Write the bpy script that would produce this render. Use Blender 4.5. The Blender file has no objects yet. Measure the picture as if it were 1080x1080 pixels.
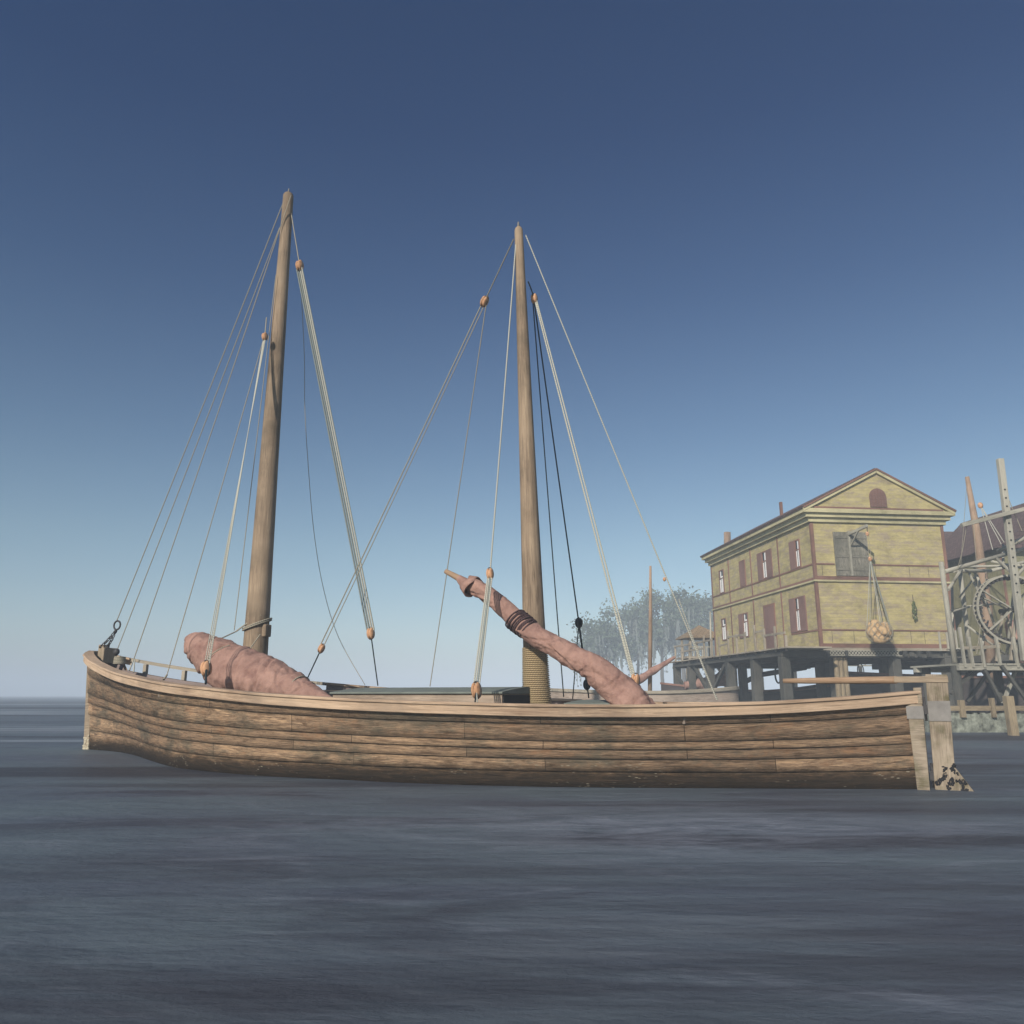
# A beached two-masted sailing barge, a timber house on a wharf, far trees; all sizes in metres, z = 0 is the water.
import bpy, math, random
from mathutils import Vector, Matrix, noise
sc = bpy.context.scene
COL = sc.collection
rnd = random.Random(7)
R = math.radians

# ------------------------------------------------------------------ mesh helper
class MB:
    def __init__(s): s.v=[]; s.f=[]; s.uv=[]; s.sm=[]
    def face(s, idx, uv, smooth=False):
        s.f.append(idx); s.uv.append(uv); s.sm.append(smooth)
    def hexa(s, c8, L=None):
        """8 corners: bottom 4 then top 4, both counter-clockwise"""
        b=len(s.v); s.v += [tuple(c) for c in c8]
        ou, ov = rnd.random()*40, rnd.random()*40
        for q in ((0,3,2,1),(4,5,6,7),(0,1,5,4),(1,2,6,5),(2,3,7,6),(3,0,4,7)):
            p=[Vector(c8[i]) for i in q]
            a=(p[1]-p[0]).length; d=(p[3]-p[0]).length
            if a>=d: uv=[(ou,ov),(ou+a,ov),(ou+a,ov+d),(ou,ov+d)]
            else: uv=[(ou,ov),(ou,ov+a),(ou+d,ov+a),(ou+d,ov)]
            s.face([b+i for i in q], uv)
            ov+=1.3
        return s
    def box(s, x0,x1,y0,y1,z0,z1):
        return s.hexa([(x0,y0,z0),(x1,y0,z0),(x1,y1,z0),(x0,y1,z0),(x0,y0,z1),(x1,y0,z1),(x1,y1,z1),(x0,y1,z1)])
    def bar(s, p, q, w, h, up=(0,0,1)):
        """rectangular timber from p to q, width w (sideways), height h (along up)"""
        p=Vector(p); q=Vector(q); d=(q-p).normalized(); up=Vector(up)
        side=d.cross(up)
        if side.length<1e-4: side=d.cross(Vector((0,1,0)))
        side.normalize(); u=side.cross(d).normalized()
        a=side*w/2; b=u*h/2
        return s.hexa([p-a-b,p+a-b,q+a-b,q-a-b,p-a+b,p+a+b,q+a+b,q-a+b])
    def tube(s, pts, rad, n=8, cap=True, fn=None):
        pts=[Vector(p) for p in pts]
        if not hasattr(rad,'__len__'): rad=[rad]*len(pts)
        ou=rnd.random()*30; b=len(s.v); L=0; Ls=[]
        t0=(pts[1]-pts[0]).normalized()
        ref=Vector((0,0,1)) if abs(t0.z)<.9 else Vector((1,0,0))
        x=t0.cross(ref).normalized()
        for i,p in enumerate(pts):
            t=(pts[min(i+1,len(pts)-1)]-pts[max(i-1,0)]).normalized()
            x=(x-t*x.dot(t)).normalized(); y=t.cross(x)
            if i: L+=(p-pts[i-1]).length
            Ls.append(L)
            for k in range(n):
                a=2*math.pi*k/n; r=rad[i]
                if fn: r=r*fn(i,k,L,a)
                s.v.append(tuple(p+x*math.cos(a)*r+y*math.sin(a)*r))
        for i in range(len(pts)-1):
            for k in range(n):
                k2=(k+1)%n; c=2*math.pi*max(rad)/n
                s.face([b+i*n+k,b+i*n+k2,b+(i+1)*n+k2,b+(i+1)*n+k],
                       [(ou+Ls[i],k*c),(ou+Ls[i],(k+1)*c),(ou+Ls[i+1],(k+1)*c),(ou+Ls[i+1],k*c)],True)
        if cap:
            for base,rev in ((b,True),(b+(len(pts)-1)*n,False)):
                idx=[base+k for k in range(n)]
                if rev: idx=idx[::-1]
                s.face(idx,[(ou+.1*math.cos(2*math.pi*k/n),.1*math.sin(2*math.pi*k/n)) for k in range(n)])
        return s
    def prism(s, poly, off):
        """poly: list of 3D points (convex or simple), extruded by off"""
        b=len(s.v); n=len(poly); off=Vector(off)
        s.v += [tuple(p) for p in poly]+[tuple(Vector(p)+off) for p in poly]
        P=[Vector(p) for p in poly]; o=P[0]; ex=(P[1]-o).normalized(); nn=ex.cross(P[2]-o).normalized(); ey=nn.cross(ex)
        uv=[((p-o).dot(ey),(p-o).dot(ex)) for p in P]
        s.face(list(range(n))[::-1],uv[::-1]); s.face([n+i+b-b for i in range(n)],uv)
        s.f[-1]=[b+n+i for i in range(n)]; s.f[-2]=[b+i for i in range(n)][::-1]
        for i in range(n):
            j=(i+1)%n; a=(P[j]-P[i]).length; d=off.length
            uvq=[(0,0),(a,0),(a,d),(0,d)]
            s.face([b+i,b+j,b+n+j,b+n+i],uvq)
        return s
    def ball(s, c, rx, ry, rz, M=None, n=10, m=7):
        b=len(s.v); c=Vector(c)
        for i in range(m+1):
            t=math.pi*i/m
            for k in range(n):
                a=2*math.pi*k/n
                p=Vector((rx*math.sin(t)*math.cos(a),ry*math.sin(t)*math.sin(a),rz*math.cos(t)))
                if M: p=M@p
                s.v.append(tuple(c+p))
        for i in range(m):
            for k in range(n):
                k2=(k+1)%n
                s.face([b+i*n+k,b+(i+1)*n+k,b+(i+1)*n+k2,b+i*n+k2],[(i*.03,k*.03)]*4,True)
        return s
    def build(s, name, mat, parent=None, label=None, bevel=0):
        me=bpy.data.meshes.new(name); me.from_pydata(s.v,[],s.f)
        uvl=me.uv_layers.new(name='UVMap'); flat=[]
        for u in s.uv:
            for a in u: flat += [a[0],a[1]]
        uvl.data.foreach_set('uv',flat)
        me.polygons.foreach_set('use_smooth',s.sm)
        me.materials.append(mat); me.update()
        o=bpy.data.objects.new(name,me); COL.objects.link(o)
        if parent: o.parent=parent
        if label: o['label']=label
        if bevel:
            m=o.modifiers.new('bevel','BEVEL'); m.width=bevel; m.segments=2; m.limit_method='ANGLE'
        return o

def tag(o,label,cat,group=None,kind=None):
    o['label']=label; o['category']=cat
    if group: o['group']=group
    if kind: o['kind']=kind
    return o
def empty(name,loc,rz,label,cat,group=None):
    o=bpy.data.objects.new(name,None); COL.objects.link(o); o.location=loc; o.rotation_euler=(0,0,rz)
    o.empty_display_size=.2
    return tag(o,label,cat,group)
def lerp(a,b,t): return a+(b-a)*t
def interp(T,x):
    if x<=T[0][0]: return T[0][1]
    if x>=T[-1][0]: return T[-1][1]
    for i in range(len(T)-1):
        if x<=T[i+1][0]:
            x0,y0=T[i]; x1,y1=T[i+1]
            # catmull-rom
            ym=T[i-1][1] if i>0 else y0-(y1-y0); yp=T[i+2][1] if i+2<len(T) else y1+(y1-y0)
            xm=T[i-1][0] if i>0 else x0-(x1-x0); xp=T[i+2][0] if i+2<len(T) else x1+(x1-x0)
            m0=(y1-ym)/(x1-xm)*(x1-x0); m1=(yp-y0)/(xp-x0)*(x1-x0)
            t=(x-x0)/(x1-x0); t2=t*t; t3=t2*t
            return (2*t3-3*t2+1)*y0+(t3-2*t2+t)*m0+(-2*t3+3*t2)*y1+(t3-t2)*m1

# ------------------------------------------------------------------ materials
class NT:
    def __init__(s,name):
        s.m=bpy.data.materials.new(name); s.m.use_nodes=True; s.t=s.m.node_tree; s.t.nodes.clear()
        s.out=s.n('ShaderNodeOutputMaterial'); s.p=s.n('ShaderNodeBsdfPrincipled')
        s.l(s.p.outputs[0],s.out.inputs['Surface'])
    def n(s,t,**k):
        o=s.t.nodes.new(t)
        for a,b in k.items(): setattr(o,a,b)
        return o
    def l(s,a,b): s.t.links.new(a,b)
    def coord(s,kind='UV',scale=(1,1,1),loc=(0,0,0)):
        c=s.n('ShaderNodeTexCoord'); m=s.n('ShaderNodeMapping')
        m.inputs['Scale'].default_value=scale; m.inputs['Location'].default_value=loc
        s.l(c.outputs[kind],m.inputs[0]); return m.outputs[0]
    def noise(s,vec,scale=1,detail=6,rough=.6,dist=0):
        o=s.n('ShaderNodeTexNoise'); o.inputs['Scale'].default_value=scale; o.inputs['Detail'].default_value=detail
        o.inputs['Roughness'].default_value=rough; o.inputs['Distortion'].default_value=dist
        s.l(vec,o.inputs['Vector']); return o.outputs[0]
    def ramp(s,fac,stops):
        o=s.n('ShaderNodeValToRGB'); e=o.color_ramp.elements
        while len(e)<len(stops): e.new(.5)
        for i,(p,c) in enumerate(stops):
            e[i].position=p; e[i].color=(c[0],c[1],c[2],1) if hasattr(c,'__len__') else (c,c,c,1)
        s.l(fac,o.inputs[0]); return o.outputs[0]
    def mix(s,fac,a,b,mode='MIX'):
        o=s.n('ShaderNodeMix',data_type='RGBA',blend_type=mode)
        for v,i in ((fac,0),(a,6),(b,7)):
            if isinstance(v,(int,float)): o.inputs[i].default_value=v
            elif isinstance(v,tuple): o.inputs[i].default_value=(v[0],v[1],v[2],1)
            else: s.l(v,o.inputs[i])
        return o.outputs[2]
    def math(s,op,a,b=0.):
        o=s.n('ShaderNodeMath',operation=op)
        for v,i in ((a,0),(b,1)):
            if isinstance(v,(int,float)): o.inputs[i].default_value=v
            else: s.l(v,o.inputs[i])
        return o.outputs[0]
    def bump(s,h,strength=.4,dist=.01,prev=None):
        o=s.n('ShaderNodeBump'); o.inputs['Strength'].default_value=strength; o.inputs['Distance'].default_value=dist
        s.l(h,o.inputs['Height'])
        if prev: s.l(prev,o.inputs['Normal'])
        s.l(o.outputs[0],s.p.inputs['Normal']); return o.outputs[0]
    def set(s,**k):
        for a,b in k.items():
            i=s.p.inputs[a.replace('_',' ')]
            if isinstance(b,(int,float)): i.default_value=b
            elif isinstance(b,tuple): i.default_value=(b[0],b[1],b[2],1)
            else: s.l(b,i)
        return s

def wood(name, base, dark, grain=(1.6,34), stain=None, stain_amt=.5, stain_scale=1.1, bump=.35, rough=.82, contrast=(.3,.7)):
    t=NT(name)
    uv=t.coord('UV',(grain[0],grain[1],1))
    g=t.noise(uv,1,8,.65,.25)
    gm=t.ramp(g,[(contrast[0],0.),(contrast[1],1.)])
    c=t.mix(gm,dark,base)
    fine=t.noise(t.coord('UV',(grain[0]*3,grain[1]*4,1)),1,4,.6)
    c=t.mix(t.ramp(fine,[(.38,0.),(.5,1.)]),t.mix(.7,c,tuple(x*.6 for x in dark)),c)
    ob=t.coord('Object')
    b=t.noise(ob,stain_scale,7,.68)
    sm=t.ramp(b,[(.46,0.),(.66,stain_amt)])
    c=t.mix(sm,c,stain or tuple(x*.5 for x in dark))
    b2=t.noise(t.coord('Object',(1,1,1),(7,3,1)),stain_scale*.45,3,.5)
    c=t.mix(t.ramp(b2,[(.4,0.),(.62,.45)]),c,tuple(min(1,x*1.35) for x in base))
    t.set(Base_Color=c,Roughness=rough)
    t.p.inputs['Specular IOR Level'].default_value=.25
    t.bump(g,bump,.012)
    return t.m

def flat(name,c,rough=.8,var=.25,scale=3,bump=0,spec=.25):
    t=NT(name); ob=t.coord('Object')
    n=t.noise(ob,scale,6,.65)
    f=t.ramp(n,[(.3,0.),(.7,1.)])
    t.set(Base_Color=t.mix(f,tuple(x*(1-var) for x in c),tuple(min(1,x*(1+var)) for x in c)),Roughness=rough)
    t.p.inputs['Specular IOR Level'].default_value=spec
    if bump: t.bump(n,bump,.02)
    return t.m

# hull planking: u = metres along the strake, v = strake number
def hull_material():
    t=NT('hull_planks')
    g=t.noise(t.coord('UV',(1.7,11,1)),1,9,.7,.3)
    c=t.mix(t.ramp(g,[(.3,0.),(.68,1.)]),(.22,.15,.095),(.70,.485,.31))
    fine=t.noise(t.coord('UV',(5,42,1)),1,5,.65)
    c=t.mix(t.ramp(fine,[(.38,0.),(.52,1.)]),(.13,.088,.058),c)
    br=t.n('ShaderNodeTexBrick'); br.offset=.37; br.offset_frequency=2; br.squash=1
    t.l(t.coord('UV',(1,1,1)),br.inputs['Vector'])
    for k,v in (('Scale',1),('Mortar Size',.006),('Mortar Smooth',.3),('Brick Width',2.9),('Row Height',1)): br.inputs[k].default_value=v
    br.inputs['Color1'].default_value=(.62,.60,.58,1); br.inputs['Color2'].default_value=(1.12,1.08,1.02,1); br.inputs['Mortar'].default_value=(.16,.15,.14,1)
    c=t.mix(1.,c,br.outputs[0],'MULTIPLY')
    ob=t.coord('Object')
    # grey-green weathering blotches
    b=t.noise(t.coord('Object',(.75,.75,2.0)),1.15,9,.74)
    c=t.mix(t.ramp(b,[(.48,0.),(.60,.85)]),c,(.15,.125,.085))
    b3=t.noise(t.coord('Object',(1.3,1.3,3),(4,9,2)),1.6,9,.75)
    c=t.mix(t.ramp(b3,[(.55,0.),(.65,.55)]),c,(.34,.18,.09))
    md=t.noise(t.coord('UV',(2.3,3.2,1),(5,5,0)),1,9,.78,.6)
    c=t.mix(1.,c,t.ramp(md,[(.36,(.42,.38,.34)),(.50,(.95,.95,.95)),(.64,(1.22,1.18,1.10))]),'MULTIPLY')
    ck=t.noise(t.coord('UV',(1.1,30,1),(8,2,0)),1,7,.7,.8)
    c=t.mix(t.ramp(ck,[(.34,.9),(.40,0.)]),c,(.045,.032,.022))
    # ragged dark band below the rubbing strake (v grows downwards from 0)
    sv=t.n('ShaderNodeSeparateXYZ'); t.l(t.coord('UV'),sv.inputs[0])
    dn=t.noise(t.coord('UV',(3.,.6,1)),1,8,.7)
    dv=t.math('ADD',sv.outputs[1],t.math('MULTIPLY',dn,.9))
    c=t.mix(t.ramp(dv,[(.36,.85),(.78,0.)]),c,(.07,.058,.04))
    # uneven darkening at the lap of each strake
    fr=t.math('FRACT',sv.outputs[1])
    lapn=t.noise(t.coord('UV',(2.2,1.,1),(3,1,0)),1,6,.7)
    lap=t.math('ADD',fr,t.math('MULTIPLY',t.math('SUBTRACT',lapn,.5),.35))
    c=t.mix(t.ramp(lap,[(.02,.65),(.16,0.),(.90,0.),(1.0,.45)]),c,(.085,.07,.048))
    # weed and slime near the water: stain with a ragged edge
    so=t.n('ShaderNodeSeparateXYZ'); t.l(ob,so.inputs[0])
    wn=t.noise(t.coord('Object',(1.1,1.1,2.6)),2.2,9,.72)
    hz=t.math('ADD',so.outputs[2],t.math('MULTIPLY',wn,-.40))
    sn=t.noise(t.coord('UV',(2.6,6,1),(1,7,0)),1,10,.8,.8)
    slime=t.ramp(sn,[(.36,(.012,.009,.006)),(.47,(.060,.040,.022)),(.56,(.13,.078,.042)),(.66,(.26,.165,.095))])
    c=t.mix(t.ramp(hz,[(0.,.92),(.12,0.)]),c,slime)
    hz2=t.math('ADD',so.outputs[2],t.math('MULTIPLY',t.noise(t.coord('Object',(2.0,2.0,6)),2.2,9,.75),-.27))
    c=t.mix(t.ramp(hz2,[(0.,.75),(.10,0.)]),c,(.018,.013,.008))
    # barnacle flecks
    vo=t.n('ShaderNodeTexVoronoi'); vo.inputs['Scale'].default_value=13
    t.l(t.coord('Object',(.75,.75,3.4)),vo.inputs['Vector'])
    fl=t.ramp(vo.outputs[0],[(.16,1.),(.30,0.)])
    pn=t.noise(t.coord('Object',(.8,.8,3),(2,5,0)),1.8,4,.7)
    fl=t.math('MULTIPLY',fl,t.ramp(pn,[(.55,0.),(.62,1.)]))
    lo=t.ramp(so.outputs[2],[(.32,1.),(.42,0.)])
    c=t.mix(t.math('MULTIPLY',fl,lo),c,(.36,.31,.22))
    t.set(Base_Color=c,Roughness=.8); t.p.inputs['Specular IOR Level'].default_value=.25
    t.bump(t.math('ADD',g,t.math('MULTIPLY',fine,.8)),.85,.022)
    return t.m

def sail_material():
    t=NT('sail_cloth')
    ob=t.coord('Object')
    n=t.noise(ob,3.5,8,.7); c=t.mix(t.ramp(n,[(.3,0.),(.7,1.)]),(.24,.14,.112),(.43,.262,.205))
    d=t.noise(t.coord('Object',(1,1,1),(5,5,5)),3,6,.6)
    c=t.mix(t.ramp(d,[(.54,0.),(.72,.55)]),c,(.12,.05,.045))
    t.set(Base_Color=c,Roughness=.92); t.p.inputs['Specular IOR Level'].default_value=.1
    w=t.noise(t.coord('UV',(26,9,1)),1,6,.65,1.5)
    b1=t.bump(t.noise(ob,5.5,5,.55,1.0),.55,.06)
    t.bump(w,.4,.018,b1)
    return t.m

def rope_material(name,c):
    t=NT(name)
    w=t.n('ShaderNodeTexWave',wave_type='BANDS',bands_direction='DIAGONAL'); w.inputs['Scale'].default_value=14
    t.l(t.coord('UV'),w.inputs['Vector'])
    t.set(Base_Color=t.mix(w.outputs[0],tuple(x*.55 for x in c),c),Roughness=.95)
    t.p.inputs['Specular IOR Level'].default_value=.1
    return t.m

def siding_material():
    """horizontal boards, yellow-green paint worn to grey wood"""
    t=NT('yellow_siding')
    ob=t.coord('Object')
    n1=t.noise(t.coord('Object',(.9,.9,2.2)),1.7,9,.78)
    c=t.mix(t.ramp(n1,[(.3,0.),(.6,1.)]),(.30,.25,.11),(.50,.425,.20))
    n2=t.noise(t.coord('Object',(1.1,1.1,3.4),(3,1,8)),1.3,9,.78)
    c=t.mix(t.ramp(n2,[(.47,0.),(.60,.85)]),c,(.33,.265,.20))
    n3=t.noise(t.coord('Object',(1.2,1.2,1.6),(9,4,2)),1.0,8,.7)
    c=t.mix(t.ramp(n3,[(.50,0.),(.66,.6)]),c,(.20,.17,.095))
    s=t.n('ShaderNodeSeparateXYZ'); t.l(ob,s.inputs[0])
    fr=t.math('FRACT',t.math('MULTIPLY',s.outputs[2],5.6))
    c=t.mix(t.ramp(fr,[(.0,.40),(.10,0.),(.96,0.),(1.,.2)]),c,(.09,.09,.035))
    # grime line under the floor bands
    t.set(Base_Color=c,Roughness=.85); t.p.inputs['Specular IOR Level'].default_value=.2
    t.bump(fr,.5,.02)
    return t.m

def roof_material(name,c):
    t=NT(name); ob=t.coord('Object')
    br=t.n('ShaderNodeTexBrick'); br.offset=.5
    for k,v in (('Scale',1),('Mortar Size',.02),('Brick Width',.3),('Row Height',.2)): br.inputs[k].default_value=v
    br.inputs['Color1'].default_value=(*[x*.75 for x in c],1); br.inputs['Color2'].default_value=(*[x*1.25 for x in c],1); br.inputs['Mortar'].default_value=(*[x*.4 for x in c],1)
    t.l(t.coord('UV'),br.inputs['Vector'])
    n=t.noise(ob,1.2,7,.7)
    t.set(Base_Color=t.mix(t.ramp(n,[(.45,0.),(.7,.6)]),br.outputs[0],tuple(x*.5 for x in c)),Roughness=.9)
    return t.m

M={}
M['hull']=hull_material()
M['rail']=wood('rail_timber',(.56,.41,.275),(.24,.155,.10),(1.1,26),stain=(.20,.15,.11),stain_amt=.7,bump=.7)
M['stem']=wood('stem_timber',(.38,.30,.21),(.20,.15,.10),(1.3,30),stain=(.14,.12,.07),stain_amt=.6)
M['rudder']=wood('rudder_timber',(.36,.295,.22),(.15,.115,.075),(1.3,15),stain=(.12,.105,.055),stain_amt=.9,stain_scale=5.5,bump=.7)
M['mast']=wood('mast_timber',(.38,.285,.19),(.15,.105,.07),(.7,11),stain=(.14,.105,.07),stain_amt=.8,stain_scale=1.3,bump=.5)
M['deck']=wood('deck_boards',(.30,.24,.19),(.17,.13,.10),(1.5,9),stain=(.12,.10,.09))
M['inner']=wood('bulwark_boards',(.24,.19,.17),(.12,.09,.08),(1.5,14),stain=(.09,.07,.07))
M['house_side']=wood('deckhouse_timber',(.42,.33,.25),(.20,.15,.11),(1.5,26),stain=(.14,.11,.08))
M['canvas']=flat('tarred_canvas',(.17,.19,.165),.85,.2,2.5,.2)
M['dark']=flat('dark_matt',(.018,.018,.02),.8,.2)
M['block']=wood('block_timber',(.60,.35,.20),(.38,.20,.10),(6,60),stain=(.30,.17,.09),stain_amt=.3,stain_scale=8)
M['iron']=flat('rusty_iron',(.045,.042,.042),.6,.4,12,.2,.4)
M['strap']=flat('grey_iron_strap',(.22,.205,.185),.7,.18,7,.25,.3)
M['rope']=rope_material('hemp_rope',(.42,.38,.29))
M['rope_pale']=rope_material('bleached_rope',(.56,.55,.46))
M['rope_green']=rope_material('weathered_rope',(.30,.33,.30))
M['rope_dark']=rope_material('tarred_rope',(.03,.045,.05))
M['sail']=sail_material()
M['yard']=wood('yard_timber',(.45,.31,.20),(.27,.17,.10),(1.2,30))
M['siding']=siding_material()
M['trim']=wood('brown_trim',(.235,.125,.09),(.12,.065,.05),(1.2,18),stain=(.09,.06,.04),stain_amt=.6)
M['cornice']=wood('cream_trim',(.50,.455,.27),(.33,.295,.165),(1.2,18),stain=(.16,.15,.07),stain_amt=.6)
M['door_grey']=wood('bare_grey_boards',(.27,.25,.20),(.14,.13,.10),(2,7),stain=(.06,.065,.05),stain_amt=.7)
M['shutter']=wood('brown_shutter',(.215,.125,.105),(.13,.075,.06),(2,18))
M['pane']=flat('window_glass',(.02,.022,.025),.15,.1,3,0,.6)
M['curtain']=flat('white_curtain',(.78,.76,.72),.9,.06,5)
M['roof']=roof_material('brown_shingles',(.115,.07,.062))
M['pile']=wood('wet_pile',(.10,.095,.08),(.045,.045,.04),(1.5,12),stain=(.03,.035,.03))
M['pile_light']=wood('dry_pile',(.34,.27,.17),(.17,.13,.08),(1.5,12))
M['dock']=wood('dock_timber',(.38,.33,.25),(.20,.17,.13),(1.5,14),stain=(.13,.12,.09))
M['grey_pole']=wood('silver_pole',(.40,.38,.31),(.23,.215,.17),(1.2,16),stain=(.16,.16,.12),stain_amt=.4)
M['brown_pole']=wood('brown_pole',(.36,.25,.17),(.22,.15,.10),(1,16))
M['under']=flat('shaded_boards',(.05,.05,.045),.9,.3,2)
M['darkhull']=wood('tarred_hull',(.055,.044,.040),(.03,.025,.024),(1.5,8),stain=(.03,.03,.03))
M['greyhull']=wood('grey_boat_planks',(.36,.29,.23),(.2,.155,.12),(1.5,9),stain=(.16,.13,.1))
M['burlap']=flat('burlap',(.50,.34,.18),.95,.22,5,.4,.1)
M['straw']=roof_material('thatch',(.30,.21,.12))
M['bark']=flat('bark',(.10,.085,.065),.95,.3,2)
M['stone']=flat('pale_rubble',(.34,.34,.29),.9,.35,4,.4)

# ------------------------------------------------------------------ camera, light, sky
cam=bpy.data.cameras.new('camera'); co=bpy.data.objects.new('camera',cam); COL.objects.link(co)
cam.sensor_width=36; cam.lens=36*835/1080; cam.clip_end=20000; cam.clip_start=.05
co.location=(0,0,1.25); co.rotation_euler=(R(90)+math.atan(193/835),0,0); sc.camera=co

SUN=Vector((-.485,-.875,0)).normalized(); EL=R(29)
sd=Vector((SUN.x*math.cos(EL),SUN.y*math.cos(EL),math.sin(EL)))
sun=bpy.data.lights.new('sun','SUN'); sun.energy=4.7; sun.angle=R(.5); sun.color=(1,.93,.84)
so=bpy.data.objects.new('sun',sun); COL.objects.link(so); so.rotation_euler=sd.to_track_quat('Z','Y').to_euler()
w=bpy.data.worlds.new('World'); sc.world=w; w.use_nodes=True; nt=w.node_tree
sky=nt.nodes.new('ShaderNodeTexSky'); sky.sky_type='NISHITA'; sky.sun_disc=False
sky.sun_elevation=EL; sky.sun_rotation=math.atan2(SUN.x,SUN.y)
sky.air_density=1.0; sky.dust_density=1.0; sky.ozone_density=5.; sky.altitude=200
# paler air low over the water, deeper blue overhead
tc=nt.nodes.new('ShaderNodeTexCoord'); sx=nt.nodes.new('ShaderNodeSeparateXYZ'); cr=nt.nodes.new('ShaderNodeValToRGB'); mx=nt.nodes.new('ShaderNodeMix'); mx.data_type='RGBA'; mx.blend_type='MULTIPLY'
nt.links.new(tc.outputs['Generated'],sx.inputs[0]); nt.links.new(sx.outputs[2],cr.inputs[0])
e=cr.color_ramp.elements
STOPS=[(0.,(.80,.78,.74)),(.074,(1.0,.93,.80)),(.178,(.90,.87,.73)),(.305,(.60,.66,.64)),(.466,(.33,.45,.54)),(.62,(.20,.335,.475))]
while len(e)<len(STOPS): e.new(.5)
for i,(p,c) in enumerate(STOPS): e[i].position=p; e[i].color=(*c,1)
mx.inputs[0].default_value=1
nt.links.new(sky.outputs[0],mx.inputs[6]); nt.links.new(cr.outputs[0],mx.inputs[7])
nt.links.new(mx.outputs[2],nt.nodes['Background'].inputs[0]); nt.nodes['Background'].inputs[1].default_value=.12
sc.view_settings.view_transform='Standard'; sc.view_settings.look='None'; sc.view_settings.gamma=1; sc.view_settings.exposure=0
sc.cycles.use_denoising=True
sc.cycles.max_bounces=6; sc.cycles.diffuse_bounces=3; sc.cycles.glossy_bounces=2; sc.cycles.volume_bounces=1
sc.cycles.use_adaptive_sampling=True; sc.cycles.adaptive_threshold=.015

# ------------------------------------------------------------------ water
def water_material():
    t=NT('silty_water')
    a=t.noise(t.coord('Object',(.16,.42,1)),1.,9,.68,.5)
    c=t.mix(t.ramp(a,[(.38,0.),(.62,1.)]),(.082,.095,.122),(.112,.142,.160))
    # long darker wind streaks
    b=t.noise(t.coord('Object',(.09,.27,1),(3.3,6.1,0)),1.,9,.66,1.2)
    c=t.mix(t.ramp(b,[(.545,0.),(.62,.7)]),c,(.050,.053,.068))
    sp=t.n('ShaderNodeSeparateXYZ'); t.l(t.coord('Object'),sp.inputs[0])
    # a ragged dark band, and a pale sheen painted into the colour nearer the boat
    wn=t.noise(t.coord('Object',(.45,.8,1),(2,9,0)),1.,9,.72,.8)
    dd=t.math('ABSOLUTE',t.math('ADD',t.math('SUBTRACT',sp.outputs[1],6.75),t.math('MULTIPLY',wn,-1.4)))
    dx=t.math('ABSOLUTE',t.math('SUBTRACT',sp.outputs[0],3.2))
    c=t.mix(t.math('MULTIPLY',t.ramp(dd,[(.20,.92),(.48,0.)]),t.ramp(t.math('MULTIPLY',dx,.2),[(.45,1.),(.75,0.)])),c,(.036,.038,.048))
    px=t.math('ABSOLUTE',t.math('SUBTRACT',sp.outputs[0],1.6)); py=t.math('ABSOLUTE',t.math('SUBTRACT',sp.outputs[1],8.3))
    pr=t.math('ADD',t.math('MULTIPLY',px,.16),t.math('MULTIPLY',py,.35))
    pn=t.noise(t.coord('Object',(.7,1.5,1),(4,4,0)),1.,10,.78,1.5)
    c=t.mix(t.math('MULTIPLY',t.ramp(pr,[(.2,.75),(.85,0.)]),t.ramp(pn,[(.40,0.),(.62,1.)])),c,(.24,.26,.30))
    e=t.noise(t.coord('Object',(.5,1.3,1),(11,2,0)),1.,9,.75,1.2)
    c=t.mix(t.ramp(e,[(.54,0.),(.70,.6)]),c,(.19,.21,.245))
    f=t.noise(t.coord('Object',(.004,.035,1),(5,1.6,0)),1.,9,.72,.2)
    c=t.mix(t.ramp(f,[(.53,0.),(.60,.8)]),c,(.32,.36,.39))
    g=t.noise(t.coord('Object',(.004,.045,1),(1,8,0)),1.,9,.72,.2)
    c=t.mix(t.ramp(g,[(.52,0.),(.57,.85)]),c,(.040,.040,.050))
    t.set(Base_Color=c,Roughness=t.math('ADD',.38,t.math('MULTIPLY',a,.3)))
    t.p.inputs['IOR'].default_value=1.33; t.p.inputs['Specular IOR Level'].default_value=.22
    n1=t.noise(t.coord('Object',(.7,1.6,1)),1.3,8,.6)
    n2=t.noise(t.coord('Object',(2.5,7,1)),1.5,5,.6)
    b1=t.bump(n1,.5,.16); t.bump(n2,.35,.03,b1)
    return t.m
mb=MB()
xs=[-3000,-400,-100,-30,0,30,100,400,3000]; ys=[-60,0,15,40,100,300,900,3000]
b=0
for y in ys:
    for x in xs: mb.v.append((x,y,0))
nx=len(xs)
for j in range(len(ys)-1):
    for i in range(nx-1):
        mb.face([j*nx+i,j*nx+i+1,(j+1)*nx+i+1,(j+1)*nx+i],[(xs[i],ys[j]),(xs[i+1],ys[j]),(xs[i+1],ys[j+1]),(xs[i],ys[j+1])])
wt=mb.build('water',water_material()); wt['kind']='structure'; wt['label']='slate blue silty water with long darker streaks reaching the horizon'

# ------------------------------------------------------------------ haze
mb=MB().box(-3100,3100,-70,3100,-1,25)
hz=mb.build('haze',M['iron']); hz['kind']='stuff'; hz['label']='pale blue haze over the water'
hm=bpy.data.materials.new('haze_air'); hm.use_nodes=True; hm.node_tree.nodes.clear()
ho=hm.node_tree.nodes.new('ShaderNodeOutputMaterial'); hv=hm.node_tree.nodes.new('ShaderNodeVolumePrincipled')
hv.inputs['Color'].default_value=(.78,.89,1,1); hv.inputs['Density'].default_value=.0027; hv.inputs['Anisotropy'].default_value=-.25
hm.node_tree.links.new(hv.outputs[0],ho.inputs['Volume'])
hz.data.materials[0]=hm

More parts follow.
